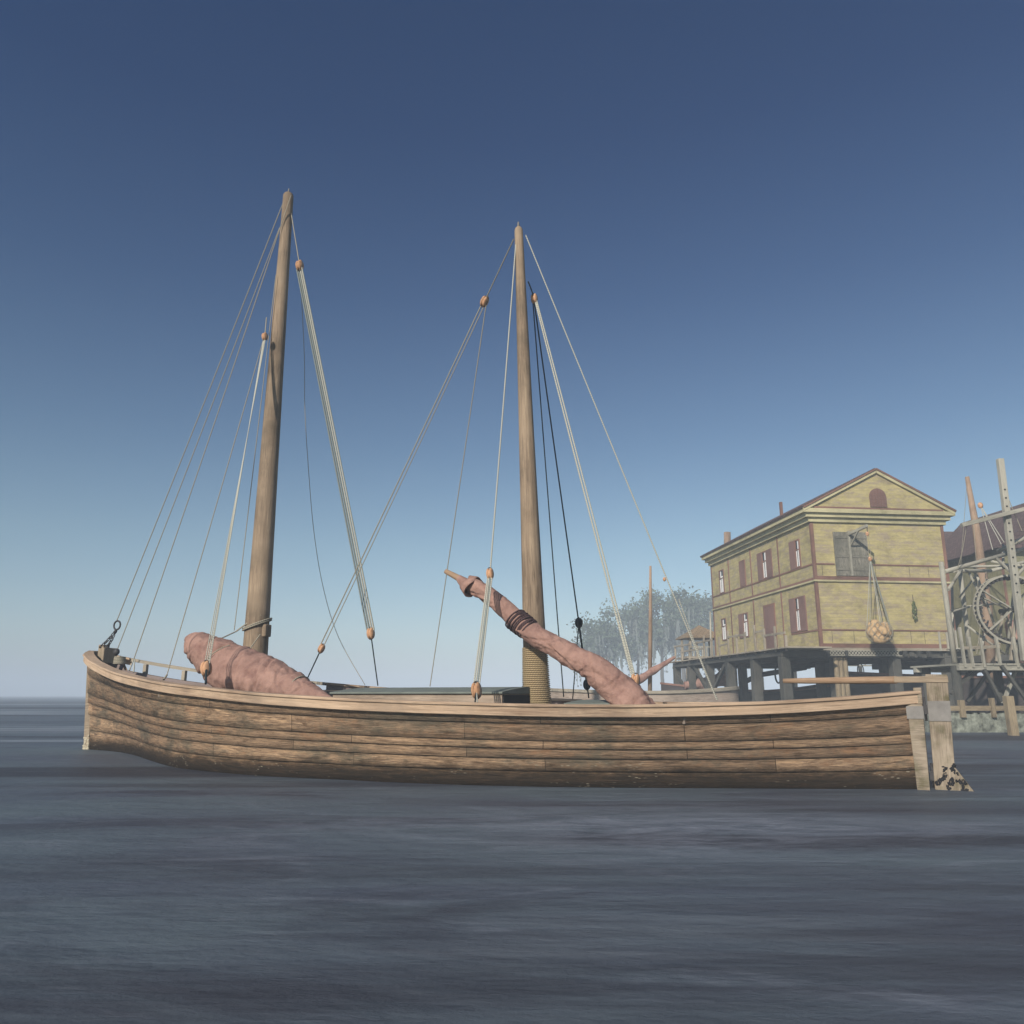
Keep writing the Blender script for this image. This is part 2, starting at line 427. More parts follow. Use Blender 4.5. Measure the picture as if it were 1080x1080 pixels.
# ------------------------------------------------------------------ the big sailing boat
LB=17.77
boat=empty('sailing_boat',(5.70,11.40,0),math.atan2(.4602,-.8878),
  'large weathered plank sailing boat with two bare masts and furled pink-brown sails, nearest','boat')
WL=[(0,.05),(.9,.47),(2.0,.98),(3.26,1.56),(4.5,2.08),(5.75,2.46),(7.0,2.68),(7.93,2.74),(9.18,2.86),(10.08,2.80),(10.9,2.69),(11.94,2.40),(13.68,1.53),(15.0,.82),(15.82,.46),(16.64,.20),(17.3,.10),(17.77,.06)]
WG=[(0,.06),(1,.75),(2,1.3),(3.3,1.9),(4.5,2.35),(5.75,2.72),(7.5,3.0),(9.2,3.12),(10.5,3.05),(11.9,2.8),(13,2.45),(14,2.05),(15,1.6),(15.8,1.22),(16.6,.85),(17.2,.52),(17.6,.26),(17.77,.10)]
ZS=[(0,1.31),(1,1.22),(2,1.16),(3.3,1.125),(4.5,1.125),(5.75,1.15),(7.5,1.20),(9.2,1.28),(10.5,1.37),(11.9,1.47),(13,1.57),(14,1.665),(15,1.78),(15.8,1.89),(16.6,2.03),(17.2,2.16),(17.77,2.31)]
def bs(s,z):   # raked stem
    return s + .27*(s/LB)**6*z/2.3
def hullp(s,z,side,off=0.):
    zs=interp(ZS,s); f=1-z/zs
    a=interp(WL,s); g=interp(WG,s)
    p=lerp(.85,1.5,max(0,(s-10)/7.8))
    if f<=1: ww=a+(g-a)*max(0,1-f)**p
    else: ww=a*(1-(f-1)*.8)
    return (bs(s,z),side*(ww+off),z)
SEAM=[0,.215,.425,.525,.645,.80,1.0,1.35]
NS=110
mb=MB()
def top_z(s,side):
    z=interp(ZS,s)
    if side<0 and 12.7<s<17.15: z-=.30
    return z
ss=[LB*i/NS for i in range(NS+1)]
for side in (1,-1):
    for k in range(len(SEAM)-1):
        rows=[(SEAM[k],0.0),((SEAM[k]+SEAM[k+1])/2,.012),(SEAM[k+1],.028),(SEAM[k+1],.0)]
        b=len(mb.v)
        for (f,off) in rows:
            for s in ss:
                zs=interp(ZS,s)-.03; z=zs*(1-f) if f<=1 else -zs*(f-1)
                o=off*min(1,(LB-s)/.6+.15)*min(1,s/.4+.15)
                mb.v.append(hullp(s,min(z,top_z(s,side)),side,o+rnd.uniform(-.002,.002)*(1 if 0<s<LB else 0)))
        n=NS+1
        for r in range(3):
            v0=[k+.02,k+.5,k+.98,k+.999][r]; v1=[k+.5,k+.97,k+.999][r]
            for i in range(NS):
                q=[b+r*n+i,b+(r+1)*n+i,b+(r+1)*n+i+1,b+r*n+i+1]
                uv=[(ss[i],v0),(ss[i],v1),(ss[i+1],v1),(ss[i+1],v0)]
                if side>0: q=q[::-1]; uv=uv[::-1]
                mb.face(q,uv,r<2)
mb.build('hull',M['hull'],boat)
# inner lining and deck
mb=MB(); n=NS+1
def deck_z(s): return interp(ZS,s)-.42
for side in (1,-1):
    b=len(mb.v)
    for zoff in (0,1):
        for s in ss:
            zt=min(interp(ZS,s)-.04,top_z(s,side)); z=zt if zoff==0 else deck_z(s)
            g=hullp(s,z,side,-.07); ww=max(abs(g[1]),.005) if abs(interp(WG,s))>.08 else .005
            mb.v.append((g[0]-.0,side*ww,z))
    for i in range(NS):
        q=[b+i,b+i+1,b+n+i+1,b+n+i]
        uv=[(ss[i],0),(ss[i+1],0),(ss[i+1],.4),(ss[i],.4)]
        mb.face(q if side>0 else q[::-1],uv if side>0 else uv[::-1])
mb.build('bulwark_lining',M['inner'],boat)
mb=MB()
for s in ss:
    z=deck_z(s); g=abs(hullp(s,z,1,-.06)[1])
    for k in (-1,-.5,0,.5,1): mb.v.append((bs(s,z),max(g,.01)*k,z+.05*(1-k*k)))
for i in range(NS):
    for k in range(4):
        mb.face([i*5+k,(i+1)*5+k,(i+1)*5+k+1,i*5+k+1],[(ss[i],k*.7),(ss[i+1],k*.7),(ss[i+1],k*.7+.7),(ss[i],k*.7+.7)],True)
mb.build('deck',M['deck'],boat)
# rails : cap + rubbing strake, swept along the sheer
def sweep(mb,side,s0,s1,prof,n=90,zf=None,fine=None):
    """prof: (offset from gunwale half beam, z offset) closed section"""
    b=len(mb.v); m=len(prof)
    for i in range(n+1):
        s=lerp(s0,s1,i/n); g=interp(WG,s); zs=interp(ZS,s)
        ds=.01; dg=(interp(WG,min(s+ds,LB))-interp(WG,max(s-ds,0)))/(2*ds)
        L=math.hypot(1,dg); nx,ny=-dg/L,1/L
        for (o,z) in prof:
            wob=.003*noise.noise(Vector((s*1.5,o*9,side)))
            mb.v.append((min(bs(s,zs)+nx*o,18.02-.75*abs(g+ny*o)),side*max(g+ny*o,0.0 if o<0 else .02),zs+z+wob))
    acc=0
    for i in range(n):
        u0=lerp(s0,s1,i/n); u1=lerp(s0,s1,(i+1)/n); v=0
        for k in range(m):
            k2=(k+1)%m; d=math.hypot(prof[k2][0]-prof[k][0],prof[k2][1]-prof[k][1])
            q=[b+i*m+k,b+(i+1)*m+k,b+(i+1)*m+k2,b+i*m+k2]; uv=[(u0,v),(u1,v),(u1,v+d),(u0,v+d)]
            if side<0: q=q[::-1]; uv=uv[::-1]
            mb.face(q,uv); v+=d
    for e,rev in ((0,1),(n,0)):
        idx=[b+e*m+k for k in range(m)]
        uv=[(p[0],p[1]) for p in prof]
        if rev: idx=idx[::-1]; uv=uv[::-1]
        mb.face(idx if side>0 else idx[::-1],uv)
cap=[(-.15,-.045),(.085,-.045),(.097,-.035),(.097,-.012),(.085,0),(-.15,0)]
strake=[(-.01,-.175),(.055,-.175),(.07,-.165),(.07,-.047),(-.01,-.047)]
mb=MB(); sweep(mb,1,0.02,17.74,cap); sweep(mb,1,0.0,17.74,strake); mb.build('gunwale',M['rail'],boat)
mb=MB(); sweep(mb,-1,0.02,12.75,cap,70); sweep(mb,-1,0.0,12.75,strake,70); sweep(mb,-1,17.1,17.74,cap,8); sweep(mb,-1,17.1,17.74,strake,8); mb.build('gunwale',M['rail'],boat)
mb=MB(); sweep(mb,-1,12.75,17.1,[(-.10,-.075),(.02,-.075),(.02,.0),(-.10,.0)],40); mb.build('handrail',M['dock'],boat)
for s in (13.15,14.05,15.0,15.9,16.75):
    g=interp(WG,s)-.07; zs=interp(ZS,s); mb=MB().box(bs(s,zs)-.055,bs(s,zs)+.055,-g-.04,-g+.04,zs-.46,zs-.075)
    mb.build('stanchion',M['dock'],boat,bevel=.008)
# stem, keel line
mb=MB()
zz=[-.35,0,.5,1,1.6,2.1,2.30]
P=[(bs(LB,z)-.20,z) for z in zz]+[(bs(LB,z)+.0,z) for z in reversed(zz)]
mb.prism([(x,-.115,z) for x,z in P],(0,.23,0)).build('stem',M['stem'],boat,bevel=.015)
# barnacled foot of the stem
mb=MB()
for i in range(70):
    z=rnd.random()**1.6*.32; s=bs(LB,z)+rnd.uniform(-.20,.0)
    mb.ball((s,rnd.uniform(.10,.12),z),.022*rnd.uniform(.5,1.4),.02,.026*rnd.uniform(.5,1.4),n=6,m=4)
mb.build('barnacles',flat('barnacle_shell',(.50,.45,.33),.9,.2,20),boat)
# bow bitt, chain and ring
mb=MB().box(17.50,17.68,-.09,.09,1.9,2.44); mb.box(17.36,17.44,-.16,.16,2.0,2.36)
mb.build('bow_bitt',M['stem'],boat,bevel=.012)
def chain(mb,p,q,link=.075,r=.011,sag=0):
    p=Vector(p); q=Vector(q); L=(q-p).length; n=max(2,int(L/(link*.72)))
    for i in range(n):
        c=p.lerp(q,(i+.5)/n)+Vector((0,0,-sag*4*((i+.5)/n)*(1-(i+.5)/n))); d=(q-p).normalized()
        s=d.cross(Vector((0,1,0) if i%2 else (1,.2,.1))).normalized()
        pts=[c+d*math.cos(a)*link/2+s*math.sin(a)*link*.3 for a in [2*math.pi*k/8 for k in range(9)]]
        mb.tube(pts,r,4,False)
ringc=Vector((17.202, 0, 2.896))
ax=Vector((1,0,0)); az=Vector((0,0,1))
mb=MB().tube([ringc+ax*math.cos(a)*.115+az*math.sin(a)*.105 for a in [2*math.pi*k/24 for k in range(25)]],.021,6,False)
mb.build('iron_ring',M['iron'],boat)
mb=MB(); rb=ringc+Vector((0.01,0,-.11))
chain(mb,rb,(17.60,.10,2.38),.10,.015,.03); chain(mb,rb,(17.38,.1,2.36),.10,.015,.06)
mb.build('chain',M['iron'],boat)
# dark fairlead and coil near the bitt
mb=MB().ball((17.12,.0,2.26),.085,.07,.085); mb.build('bow_roller',M['iron'],boat)
mb=MB()
for k in range(5):
    mb.tube([(16.9+.13*math.cos(a)*(1-.05*k),.05+.12*math.sin(a),1.98+.035*k) for a in [2*math.pi*j/14 for j in range(15)]],.02,5,False)
mb.build('rope_coil',M['rope'],boat)
# stern post, rudder, tiller, irons
mb=MB()
mb.prism([(.135,-.2,-.4),(.155,-.2,1.125),(-.04,-.2,1.125),(-.008,-.2,-.4)],(0,.4,0)); mb.prism([(.055,-.15,1.1255),(.055,-.15,1.35),(-.05,-.15,1.35),(-.045,-.15,1.1255)],(0,.30,0))
mb.build('stern_post',M['rudder'],boat,bevel=.01)
mb=MB().box(-.046,.168,-.208,.208,.93,1.10); mb.build('stern_strap',M['strap'],boat)
mb=MB()
mb.prism([(-.115,-.06,1.535),(-.385,-.06,1.525),(-.375,-.06,1.1),(-.345,-.06,.30),(-.54,-.06,-.01),(-.56,-.06,-.4),(-.075,-.06,-.4),(-.075,-.06,0)],(0,.12,0))
rud=mb.build('rudder',M['rudder'],boat,bevel=.01)
mb=MB().hexa([(-.372,-.072,.90),(-.098,-.072,.90),(-.098,.072,.90),(-.372,.072,.90),(-.380,-.072,1.17),(-.104,-.072,1.17),(-.104,.072,1.17),(-.380,.072,1.17)])
mb.build('rudder_strap',M['strap'],rud)
for z in (1.10,.22):
    mb=MB().box(-.10,-.03,-.045,.045,z-.11,z+.02); mb.tube([(-.066,0,z-.2),(-.066,0,z+.12)],.018,6)
    mb.build('pintle',M['iron'],rud)
mb=MB()
for i in range(420):
    z=rnd.random()**1.2*.34; x=-.09-rnd.random()*(.27+max(0,.27-z)*.62)
    if noise.noise(Vector((x*13,z*13,3)))<.12-(.3-z)*.2 or (z>.2 and x>-.2): continue
    mb.ball((x,.062,z),.012*rnd.uniform(.5,1.8),.008,.013*rnd.uniform(.6,1.8),n=5,m=3)
mb.build('mussels',M['dark'],rud)['kind']='stuff'
mb=MB().tube([(1.8, 0.03, 1.456),(1.475, 0.03, 1.456),(0.759, 0.02, 1.458),(0.25, 0.01, 1.46)],[.034,.044,.052,.054],10); mb.build('tiller',M['yard'],boat)
mb=MB().bar((0.286, 0.0, 1.463),(-0.392, 0.0, 1.461),.15,.085); mb.build('tiller_head',M['stem'],boat,bevel=.006)

# deckhouse and hatches
def roofbox(name,s0,s1,w0,w1,zb,zsd,zr,mtop,mside):
    mb=MB(); mb.box(s0,s1,w0,w1,zb,zsd); o=mb.build(name,mside,boat,bevel=.008)
    wm=(w0+w1)/2; mb=MB()
    sec=[(w0-.05,zsd+.0),(w0-.05,zsd+.03),(lerp(w0,wm,.5),lerp(zsd,zr,.62)+.03),(wm,zr+.03),(lerp(w1,wm,.5),lerp(zsd,zr,.62)+.03),(w1+.05,zsd+.03),(w1+.05,zsd+.003)]
    mb.prism([(s0-.03,a,b) for a,b in sec],(s1-s0+.06,0,0)); mb.build('hatch_cover',mtop,o)
    return o
roofbox('deckhouse',5.98,9.45,-.5,1.2,.7,1.27,1.355,M['canvas'],M['house_side'])
mb=MB().box(5.955,5.976,-.47,1.17,.8,1.25); mb.build('dark_end_panel',M['dark'],boat)  # dark panel covering the aft end face of the deckhouse
roofbox('cargo_hatch',4.35,5.15,-.8,.5,.65,1.09,1.14,M['canvas'],M['house_side'])
mb=MB().box(10.1,11.4,-.75,.95,.9,1.34); mb.build('hatch_coaming',M['house_side'],boat,bevel=.01)
mb=MB().box(10.2,11.3,-.65,.85,1.25,1.345); mb.build('hatch_opening',M['dark'],boat)
for s in (3.0,12.1):
    g=interp(WG,s); mb=MB().box(s-.13,s+.13,-g+.08,g-.08,deck_z(s)+.15,deck_z(s)+.24); mb.build('thwart',M['deck'],boat,bevel=.01)

# masts
def mast(p0,p1,r0,r1,name='mast'):
    mb=MB(); p0=Vector(p0); p1=Vector(p1); n=26; pts=[]; rr=[]
    for i in range(n+1):
        t=i/n; pts.append(p0.lerp(p1,t)); rr.append(lerp(r0,r1,t**.88)*(1+.012*noise.noise(Vector((t*9,r0*9,0)))))
    d=(p1-p0).normalized(); pts+= [p1+d*.05,p1+d*.09]; rr+=[r1*.8,r1*.35]
    mb.tube(pts,rr,20)
    m=mb.build(name,M['mast'],boat)
    mb=MB().tube([p1+d*.08,p1+d*.2],[.035,.012],6); mb.build('mast_spike',M['strap'],m)
    return m
MBASE=Vector((5.935,0,1.138)); MTOP=Vector((6.269,0,10.38))
FBASE=Vector((12.62,0,2.10)); FTOP=Vector((12.61,0,13.2))
md=(MTOP-MBASE)/(MTOP.z-MBASE.z); fd=(FTOP-FBASE)/(FTOP.z-FBASE.z)
mm=mast(MBASE-md*.6,MTOP,.235,.085)
fm=mast(FBASE-fd*1.2,FTOP,.285,.125)
def onmast(base,d,z): return base+d*(z-base.z)
mb=MB()  # rope woolding round the foot of the main mast
z=.85
pts=[]
k=0
while z<2.05:
    c=onmast(MBASE,md,z); r=lerp(.252,.214,(z-.85)/1.2)
    pts.append((c.x+math.cos(k*.5)*r,c.y+math.sin(k*.5)*r,z)); k+=1; z+=.034/12.56
mb.tube(pts,.015,5,False); mb.build('mast_woolding',rope_material('mast_wrap',(.46,.35,.20)),mm)

# blocks, ropes
def block(c,size,axis=(0,0,1),mat='block'):
    """shell + sheave slot + iron strap"""
    c=Vector(c); ax=Vector(axis).normalized(); q=ax.to_track_quat('Z','Y').to_matrix()
    mb=MB()
    off=q@Vector((0,1,0))*size*.15
    for sg in (-1,1): mb.ball(c+off*sg,size*.36,size*.17,size*.52,q,14,9)
    mb.ball(c,size*.30,size*.2,size*.38,q,12,8)
    o=mb.build('pulley_block',M['dark'] if mat=='dark' else M['block'],boat)
    mb=MB()
    mb.tube([c+q@Vector((0,math.sin(a)*size*.335,math.cos(a)*size*.56)) for a in [2*math.pi*k/16 for k in range(17)]],size*.05,5,False)
    mb.build('strap',M['iron'],o)
    return o
def rope(p,q,r=.011,mat='rope',sag=0,name='rope',parent=None,n=12):
    p=Vector(p); q=Vector(q); pts=[]
    for i in range(n+1):
        t=i/n; pts.append(p.lerp(q,t)+Vector((0,0,-sag*4*t*(1-t))))
    return MB().tube(pts,r,6,False).build(name,M[mat],parent or boat)
# forward fan of stays from the foremast
rope((12.807, -0.05, 13.122),ringc+Vector((.03,0,.11)),.012,'rope',.05,'stay')
rope((12.871, -0.05, 12.433),(17.124, 0.0, 2.248),.011,'rope',.05,'stay')
rope((12.391, 0.13, 13.063),(15.241, 0.95, 1.976),.011,'rope',.06,'stay')
rope((15.241, 0.95, 1.976),(14.806, 1.35, 1.756),.014,'rope_pale',0,'lashing')
rope((15.199, 0.95, 1.996),(14.731, 1.3, 1.717),.014,'rope_pale',0,'lashing')
c1=(12.604, 0.42, 9.279)
block(c1,.19,(.1,0,1))
rope((12.785, 0.24, 9.876),c1,.012,'rope',0,'strop')
rope((12.636, 0.42, 9.215),(13.164, 1.75, 1.632),.010,'rope',.05,'shroud')
rope((13.164, 1.75, 1.632),(13.062, 1.9, 1.537),.02,'rope',0,'lashing')
c2=(11.703, 2.1, 1.729)
for a,b2 in ((-1.6,-2.6),(0,0),(1.4,2.2),(2.4,3.6)):
    rope((c1[0]+a*.015,c1[1],c1[2]-.08),(c2[0]-b2*.02,c2[1],c2[2]+.07),.009,'rope_pale',.02,'tackle_line')
block(c2,.27,(.15,0,1))
rope(c2,(11.124, 2.6, 1.444),.02,'rope_dark',0,'strop')
rope((12.604, 0.22, 10.943),(12.97, 0.3, 2.596),.009,'rope',.05,'halyard')
# aft tackle of the foremast
c3=(11.8, 0.3, 10.933); c4=(10.87, -1.7, 2.597)
rope((12.501, -0.02, 12.72),c3,.011,'rope',0,'pendant')
block(c3,.25,(.1,0,1)); block(c4,.25,(.1,0,1))
for a,m in ((-1.9,'rope_green'),(-.7,'rope_green'),(.5,'rope_pale'),(1.7,'rope_pale')):
    rope((c3[0]-a*.042,c3[1],c3[2]-.07),(c4[0]-a*.052,c4[1],c4[2]+.07),.019,m,0,'tackle_line')
rope(c4,(11.405, -2.75, 1.468),.014,'rope_dark',0,'strop')
pts=[Vector(p) for p in ((12.605, -0.6, 11.229),(12.606, -0.9, 9.337),(12.764, -1.2, 8.114),(12.73, -1.4, 6.71),(12.698, -1.7, 5.114),(12.654, -2.1, 3.777),(12.445, -2.5, 2.614),(11.819, -2.8, 1.481))]
sm=[]
for i in range(len(pts)-1):
    p0=pts[max(i-1,0)];p1=pts[i];p2=pts[i+1];p3=pts[min(i+2,len(pts)-1)]
    for k in range(6):
        t=k/6; sm.append(.5*((2*p1)+(p2-p0)*t+(2*p0-5*p1+4*p2-p3)*t*t+(3*p1-p0-3*p2+p3)*t**3))
sm.append(pts[-1])
MB().tube(sm,.0075,5,False).build('slack_line',M['rope'],boat)
# main mast rigging
c5=(7.444, -0.7, 9.43); c6=(11.75, -1.1, 2.254)
rope((6.398, -0.04, 10.251),c5,.013,'rope',0,'pendant'); block(c5,.235,(-.5,0,1)); 
block(c6,.20,(-.5,0,1))
rope((c5[0]+.06,c5[1],c5[2]-.03),(c6[0]+.05,c6[1],c6[2]+.05),.013,'rope',.03,'tackle_line')
rope((c5[0]-.0,c5[1],c5[2]-.08),(c6[0]-.06,c6[1],c6[2]+.05),.010,'rope',.03,'tackle_line')
rope(c6,(13.365, -2.5, 1.611),.016,'rope_dark',0,'strop')
rope((c5[0]-.04,c5[1],c5[2]-.08),(10.108, -3.0, 1.442),.010,'rope',.02,'shroud')
c7=(6.409, 0.85, 3.297); c8=(6.052, 1.9, 1.321)
rope((6.298, 0.07, 10.034),c7,.013,'rope_pale',.03,'pendant'); block(c7,.19,(.1,0,1)); block(c8,.235,(.1,0,1))
for a,m in ((-1.5,'rope_pale'),(-.5,'rope_pale'),(.5,'rope_green'),(1.4,'rope_pale')):
    rope((c7[0]-a*.03,c7[1],c7[2]-.05),(c8[0]-a*.034,c8[1],c8[2]+.07),.012,m,0,'tackle_line')
rope(c8,(5.902, 2.2, 1.14),.012,'rope_dark',0,'strop'); rope(c8,(5.861, 2.2, 1.14),.010,'rope_pale',0,'strop')
c9=(6.122, -0.4, 9.03)
rope((6.131, -0.14, 9.281),c9,.014,'rope_dark',-.02,'strop'); block(c9,.20,(.1,0,1))
rope((c9[0]+.03,c9[1],c9[2]-.08),(6.614, -2.7, 1.212),.012,'rope_dark',.03,'shroud')
c10=(5.911, -1.9, 2.644); c11=(5.929, -2.3, 1.453)
rope((c9[0]+.0,c9[1],c9[2]-.08),c10,.014,'rope_dark',.02,'shroud')
block(c10,.20,(0,0,1),'dark'); block(c11,.20,(0,0,1),'dark')
rope(c10,c11,.02,'rope_dark',0,'tackle_line'); rope(c10,(6.37, -2.6, 1.174),.011,'rope_dark',0,'tackle_line'); rope(c11,(6.015, -2.6, 1.194),.014,'rope_dark',0,'strop')
c12=(4.138, 0.0, 1.478)
rope((c9[0]-.02,c9[1],c9[2]-.06),(c12[0]+.05,c12[1],c12[2]+.06),.015,'rope_pale',.03,'tackle_line')
rope((c9[0]-.05,c9[1],c9[2]-.04),(c12[0]-.0,c12[1],c12[2]+.06),.014,'rope_pale',.0,'tackle_line')
rope((c9[0]-.03,c9[1],c9[2]-.04),(c12[0]+.02,c12[1],c12[2]+.06),.009,'rope_pale',.16,'tackle_line')
block(c12,.22,(-.1,0,1)); rope(c12,(4.118, 0.0, 1.129),.016,'rope',0,'strop')
rope((6.13, -0.04, 10.259),(3.221, -1.7, 1.168),.012,'rope_pale',.02,'stay')
MB().ball((3.956, -1.3, 3.31),.03,.03,.04).build('fairlead',M['block'],boat)
rope((3.733, -1.4, 2.944),(3.228, -1.8, 1.168),.008,'rope_pale',.06,'shroud')

# furled sails
def sail(points,rads,nr=40,nl=150,seed=0,amp=1.,folds=((.0,.0),),name='furled_sail',flat_=.85):
    P=[Vector(p) for p in points]; out=[]; rr=[]
    n=len(P)
    for i in range(nl+1):
        u=i/nl*(n-1); k=min(int(u),n-2); t=u-k
        p0=P[max(k-1,0)];p1=P[k];p2=P[k+1];p3=P[min(k+2,n-1)]
        out.append(.5*((2*p1)+(p2-p0)*t+(2*p0-5*p1+4*p2-p3)*t*t+(3*p1-p0-3*p2+p3)*t**3))
        r0=rads[max(k-1,0)];r1=rads[k];r2=rads[k+1];r3=rads[min(k+2,n-1)]
        rr.append(max(.015,.5*((2*r1)+(r2-r0)*t+(2*r0-5*r1+4*r2-r3)*t*t+(3*r1-r0-3*r2+r3)*t**3)))
    tot=sum((out[i+1]-out[i]).length for i in range(nl))
    def fn(i,k,L,a):
        ca,sa=math.cos(a),math.sin(a)
        nf=noise.noise(Vector((L*.9+seed,ca*.8,sa*.8)))
        n2=noise.noise(Vector((L*.55,ca*.7+4,sa*.7+seed)))
        r=1+amp*(.15*nf+.085*noise.noise(Vector((L*3.0,ca*1.6,sa*1.6+seed))))
        # soft creases that wind round the roll, fading in and out
        for kl,ka,ph0,wd,dp,off in ((4.6,1,0.,.15,.17,2.),(-3.0,1,1.7,.13,.15,7.),(8.5,2,.6,.20,.10,11.),(15.,1,.9,.20,.085,15.),(-11.,2,2.9,.16,.07,19.)):
            ph=L*kl*.5+a*ka*.5+ph0+1.6*n2+seed
            vis=max(0,.25+1.5*noise.noise(Vector((L*1.1+off,ca*.9,sa*.9+off))))
            q_=math.sin(ph)/wd
            r+=amp*dp*vis*(-math.exp(-q_*q_)+.6*math.exp(-(q_-1.7)**2/1.4))
        r+=amp*.045*noise.noise(Vector((L*8,ca*3.5,sa*3.5+seed)))
        saw=((a+L*.55+seed+.25*n2)/(2*math.pi))%1.0    # the free edge of the cloth, wound round the roll
        r+=.10*(saw-.5)
        for (f0,d) in folds:
            x=(L/tot-f0)*tot
            r+=d*math.exp(-(x/.045)**2)-.35*d*math.exp(-((x-.09)/.06)**2)
        return r
    return MB().tube(out,rr,nr,True,fn).build(name,M['sail'],boat)
fs=sail([(13.599, 1.0, 2.353),(13.458, 1.0, 2.349),(13.222, 1.0, 2.245),(12.844, 1.0, 2.062),(12.282, 1.05, 1.804),(11.651, 1.1, 1.647),(10.997, 1.15, 1.497),(10.419, 1.2, 1.353),(9.999, 1.2, 1.25),(9.659, 1.2, 1.166),(9.415, 1.2, 1.117)],
        [.03,.17,.30,.39,.45,.45,.40,.31,.22,.13,.07],nr=72,nl=300,seed=3,amp=1.,folds=((.50,-.07),(.56,.05),(.84,-.06)))
def ring(sailo,c,axis,r,rr,mat,n=26):
    c=Vector(c); ax=Vector(axis).normalized(); q=ax.to_track_quat('Z','Y').to_matrix()
    MB().tube([c+q@Vector((math.cos(a)*r,math.sin(a)*r,0)) for a in [2*math.pi*k/n for k in range(n+1)]],rr,5,False).build('sail_tie',M[mat],sailo)
ring(fs,(10.254, 1.2, 1.319),(-1,.05,-.32),.285,.012,'rope')
ring(fs,(12.406, 1.04, 1.881),(-1,.03,-.85),.455,.012,'rope')
# line from the sail round the mast
rope((12.83, 0.75, 2.403),(12.881, 0.33, 2.571),.013,'rope',0,'sail_lashing'); rope((12.881, 0.33, 2.571),(12.402, 0.12, 2.92),.016,'rope',-.02,'sail_lashing')
rope((12.333, 0.5, 2.111),(12.31, 0.2, 2.5),.013,'rope',0,'sail_lashing')
c=onmast(FBASE,fd,2.62)
mb=MB()
for k in range(2):
    mb.tube([(c.x+math.cos(a)*.292,c.y+math.sin(a)*.292,c.z+.10+k*.035+.12*math.cos(a+2.3)) for a in [2*math.pi*j/20 for j in range(21)]],.018,5,False)
mb.build('mast_lashing',M['rope'],fm)
mb=MB().box(c.x-.34,c.x-.2,-.09,.09,c.z-.16,c.z+.1); mb.build('mast_cleat',M['mast'],fm,bevel=.02)
# main sail on its yard, leaning across the mast
yard=MB().tube([(7.504, 0.55, 3.457),(7.177, 0.55, 3.287),(5.796, 0.5, 2.371),(4.162, 0.42, 1.235)],[.045,.062,.07,.06],12).build('yard',M['yard'],boat)
ms=sail([(7.218, 0.55, 3.315),(7.057, 0.55, 3.193),(6.899, 0.55, 3.149),(6.645, 0.55, 2.999),(6.327, 0.54, 2.749),(6.035, 0.53, 2.491),(5.68, 0.52, 2.221),(5.339, 0.5, 2.038),(5.008, 0.48, 1.829),(4.685, 0.46, 1.672),(4.389, 0.44, 1.413),(4.117, 0.42, 1.147),(3.93, 0.4, 0.901)],
        [.06,.11,.14,.15,.16,.175,.18,.185,.205,.225,.25,.28,.28],nr=60,nl=300,seed=11,amp=.95,folds=((.62,.05),(.645,-.04)))
# open hem of cloth at the yard end
mb=MB()
c=Vector((6.958, 0.55, 3.153)); ax=(Vector((6.645, 0.55, 2.965))-c).normalized(); q=ax.to_track_quat('Z','Y').to_matrix()
pts=[]; 
for i in range(2):
    for k in range(24):
        a=2*math.pi*k/24; r=(.155,.215)[i]*(1+.12*math.sin(2*a+1)+.06*math.sin(5*a)); mb.v.append(tuple(c+q@Vector((math.cos(a)*r,math.sin(a)*r,(-.10,.06)[i]+.03*math.sin(3*a)))))
for k in range(24):
    k2=(k+1)%24; mb.face([k,k2,24+k2,24+k],[(0,0)]*4,True)
hem=mb.build('sail_hem',M['sail'],ms); sm_=hem.modifiers.new('s','SOLIDIFY'); sm_.thickness=.02
# dark coils standing in for the shadow patch where the sail crosses the mast
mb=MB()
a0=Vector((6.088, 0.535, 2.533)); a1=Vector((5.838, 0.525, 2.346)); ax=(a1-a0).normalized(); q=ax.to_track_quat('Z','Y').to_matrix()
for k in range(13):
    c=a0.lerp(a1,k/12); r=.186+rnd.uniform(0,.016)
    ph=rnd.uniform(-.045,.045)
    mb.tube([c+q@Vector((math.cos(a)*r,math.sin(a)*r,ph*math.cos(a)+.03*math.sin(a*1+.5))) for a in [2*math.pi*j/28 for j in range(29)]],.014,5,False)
mb.build('sail_shadow_coils',rope_material('sail_shadow_dark',(.10,.062,.062)),ms)

# ------------------------------------------------------------------ wharf and yellow house
HO=Vector((14.647,38.0,3.439)); HR=math.atan2(.1125,.9937)
wharf=empty('wharf',(HO.x,HO.y,0),HR,'raised timber wharf on thick dark piles carrying the yellow house','wharf')
Z0=HO.z
mb=MB()
y=-.35
while y<16.2:
    mb.box(-.15,7.6,y,y+.29,Z0-.14,Z0-.02); y+=.3
mb.build('decking',M['dock'],wharf)
mb=MB()
y=-1.3
while y<16.6:
    mb.box(-2.25-rnd.random()*.1,-.16,y,y+.28,Z0-.10,Z0-.03); y+=.3
mb.build('side_walk',M['dock'],wharf)
mb=MB()
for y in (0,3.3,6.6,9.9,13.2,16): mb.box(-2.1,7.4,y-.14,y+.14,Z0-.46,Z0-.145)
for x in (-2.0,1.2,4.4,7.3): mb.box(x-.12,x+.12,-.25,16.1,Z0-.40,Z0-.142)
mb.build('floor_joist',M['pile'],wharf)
pl=[]
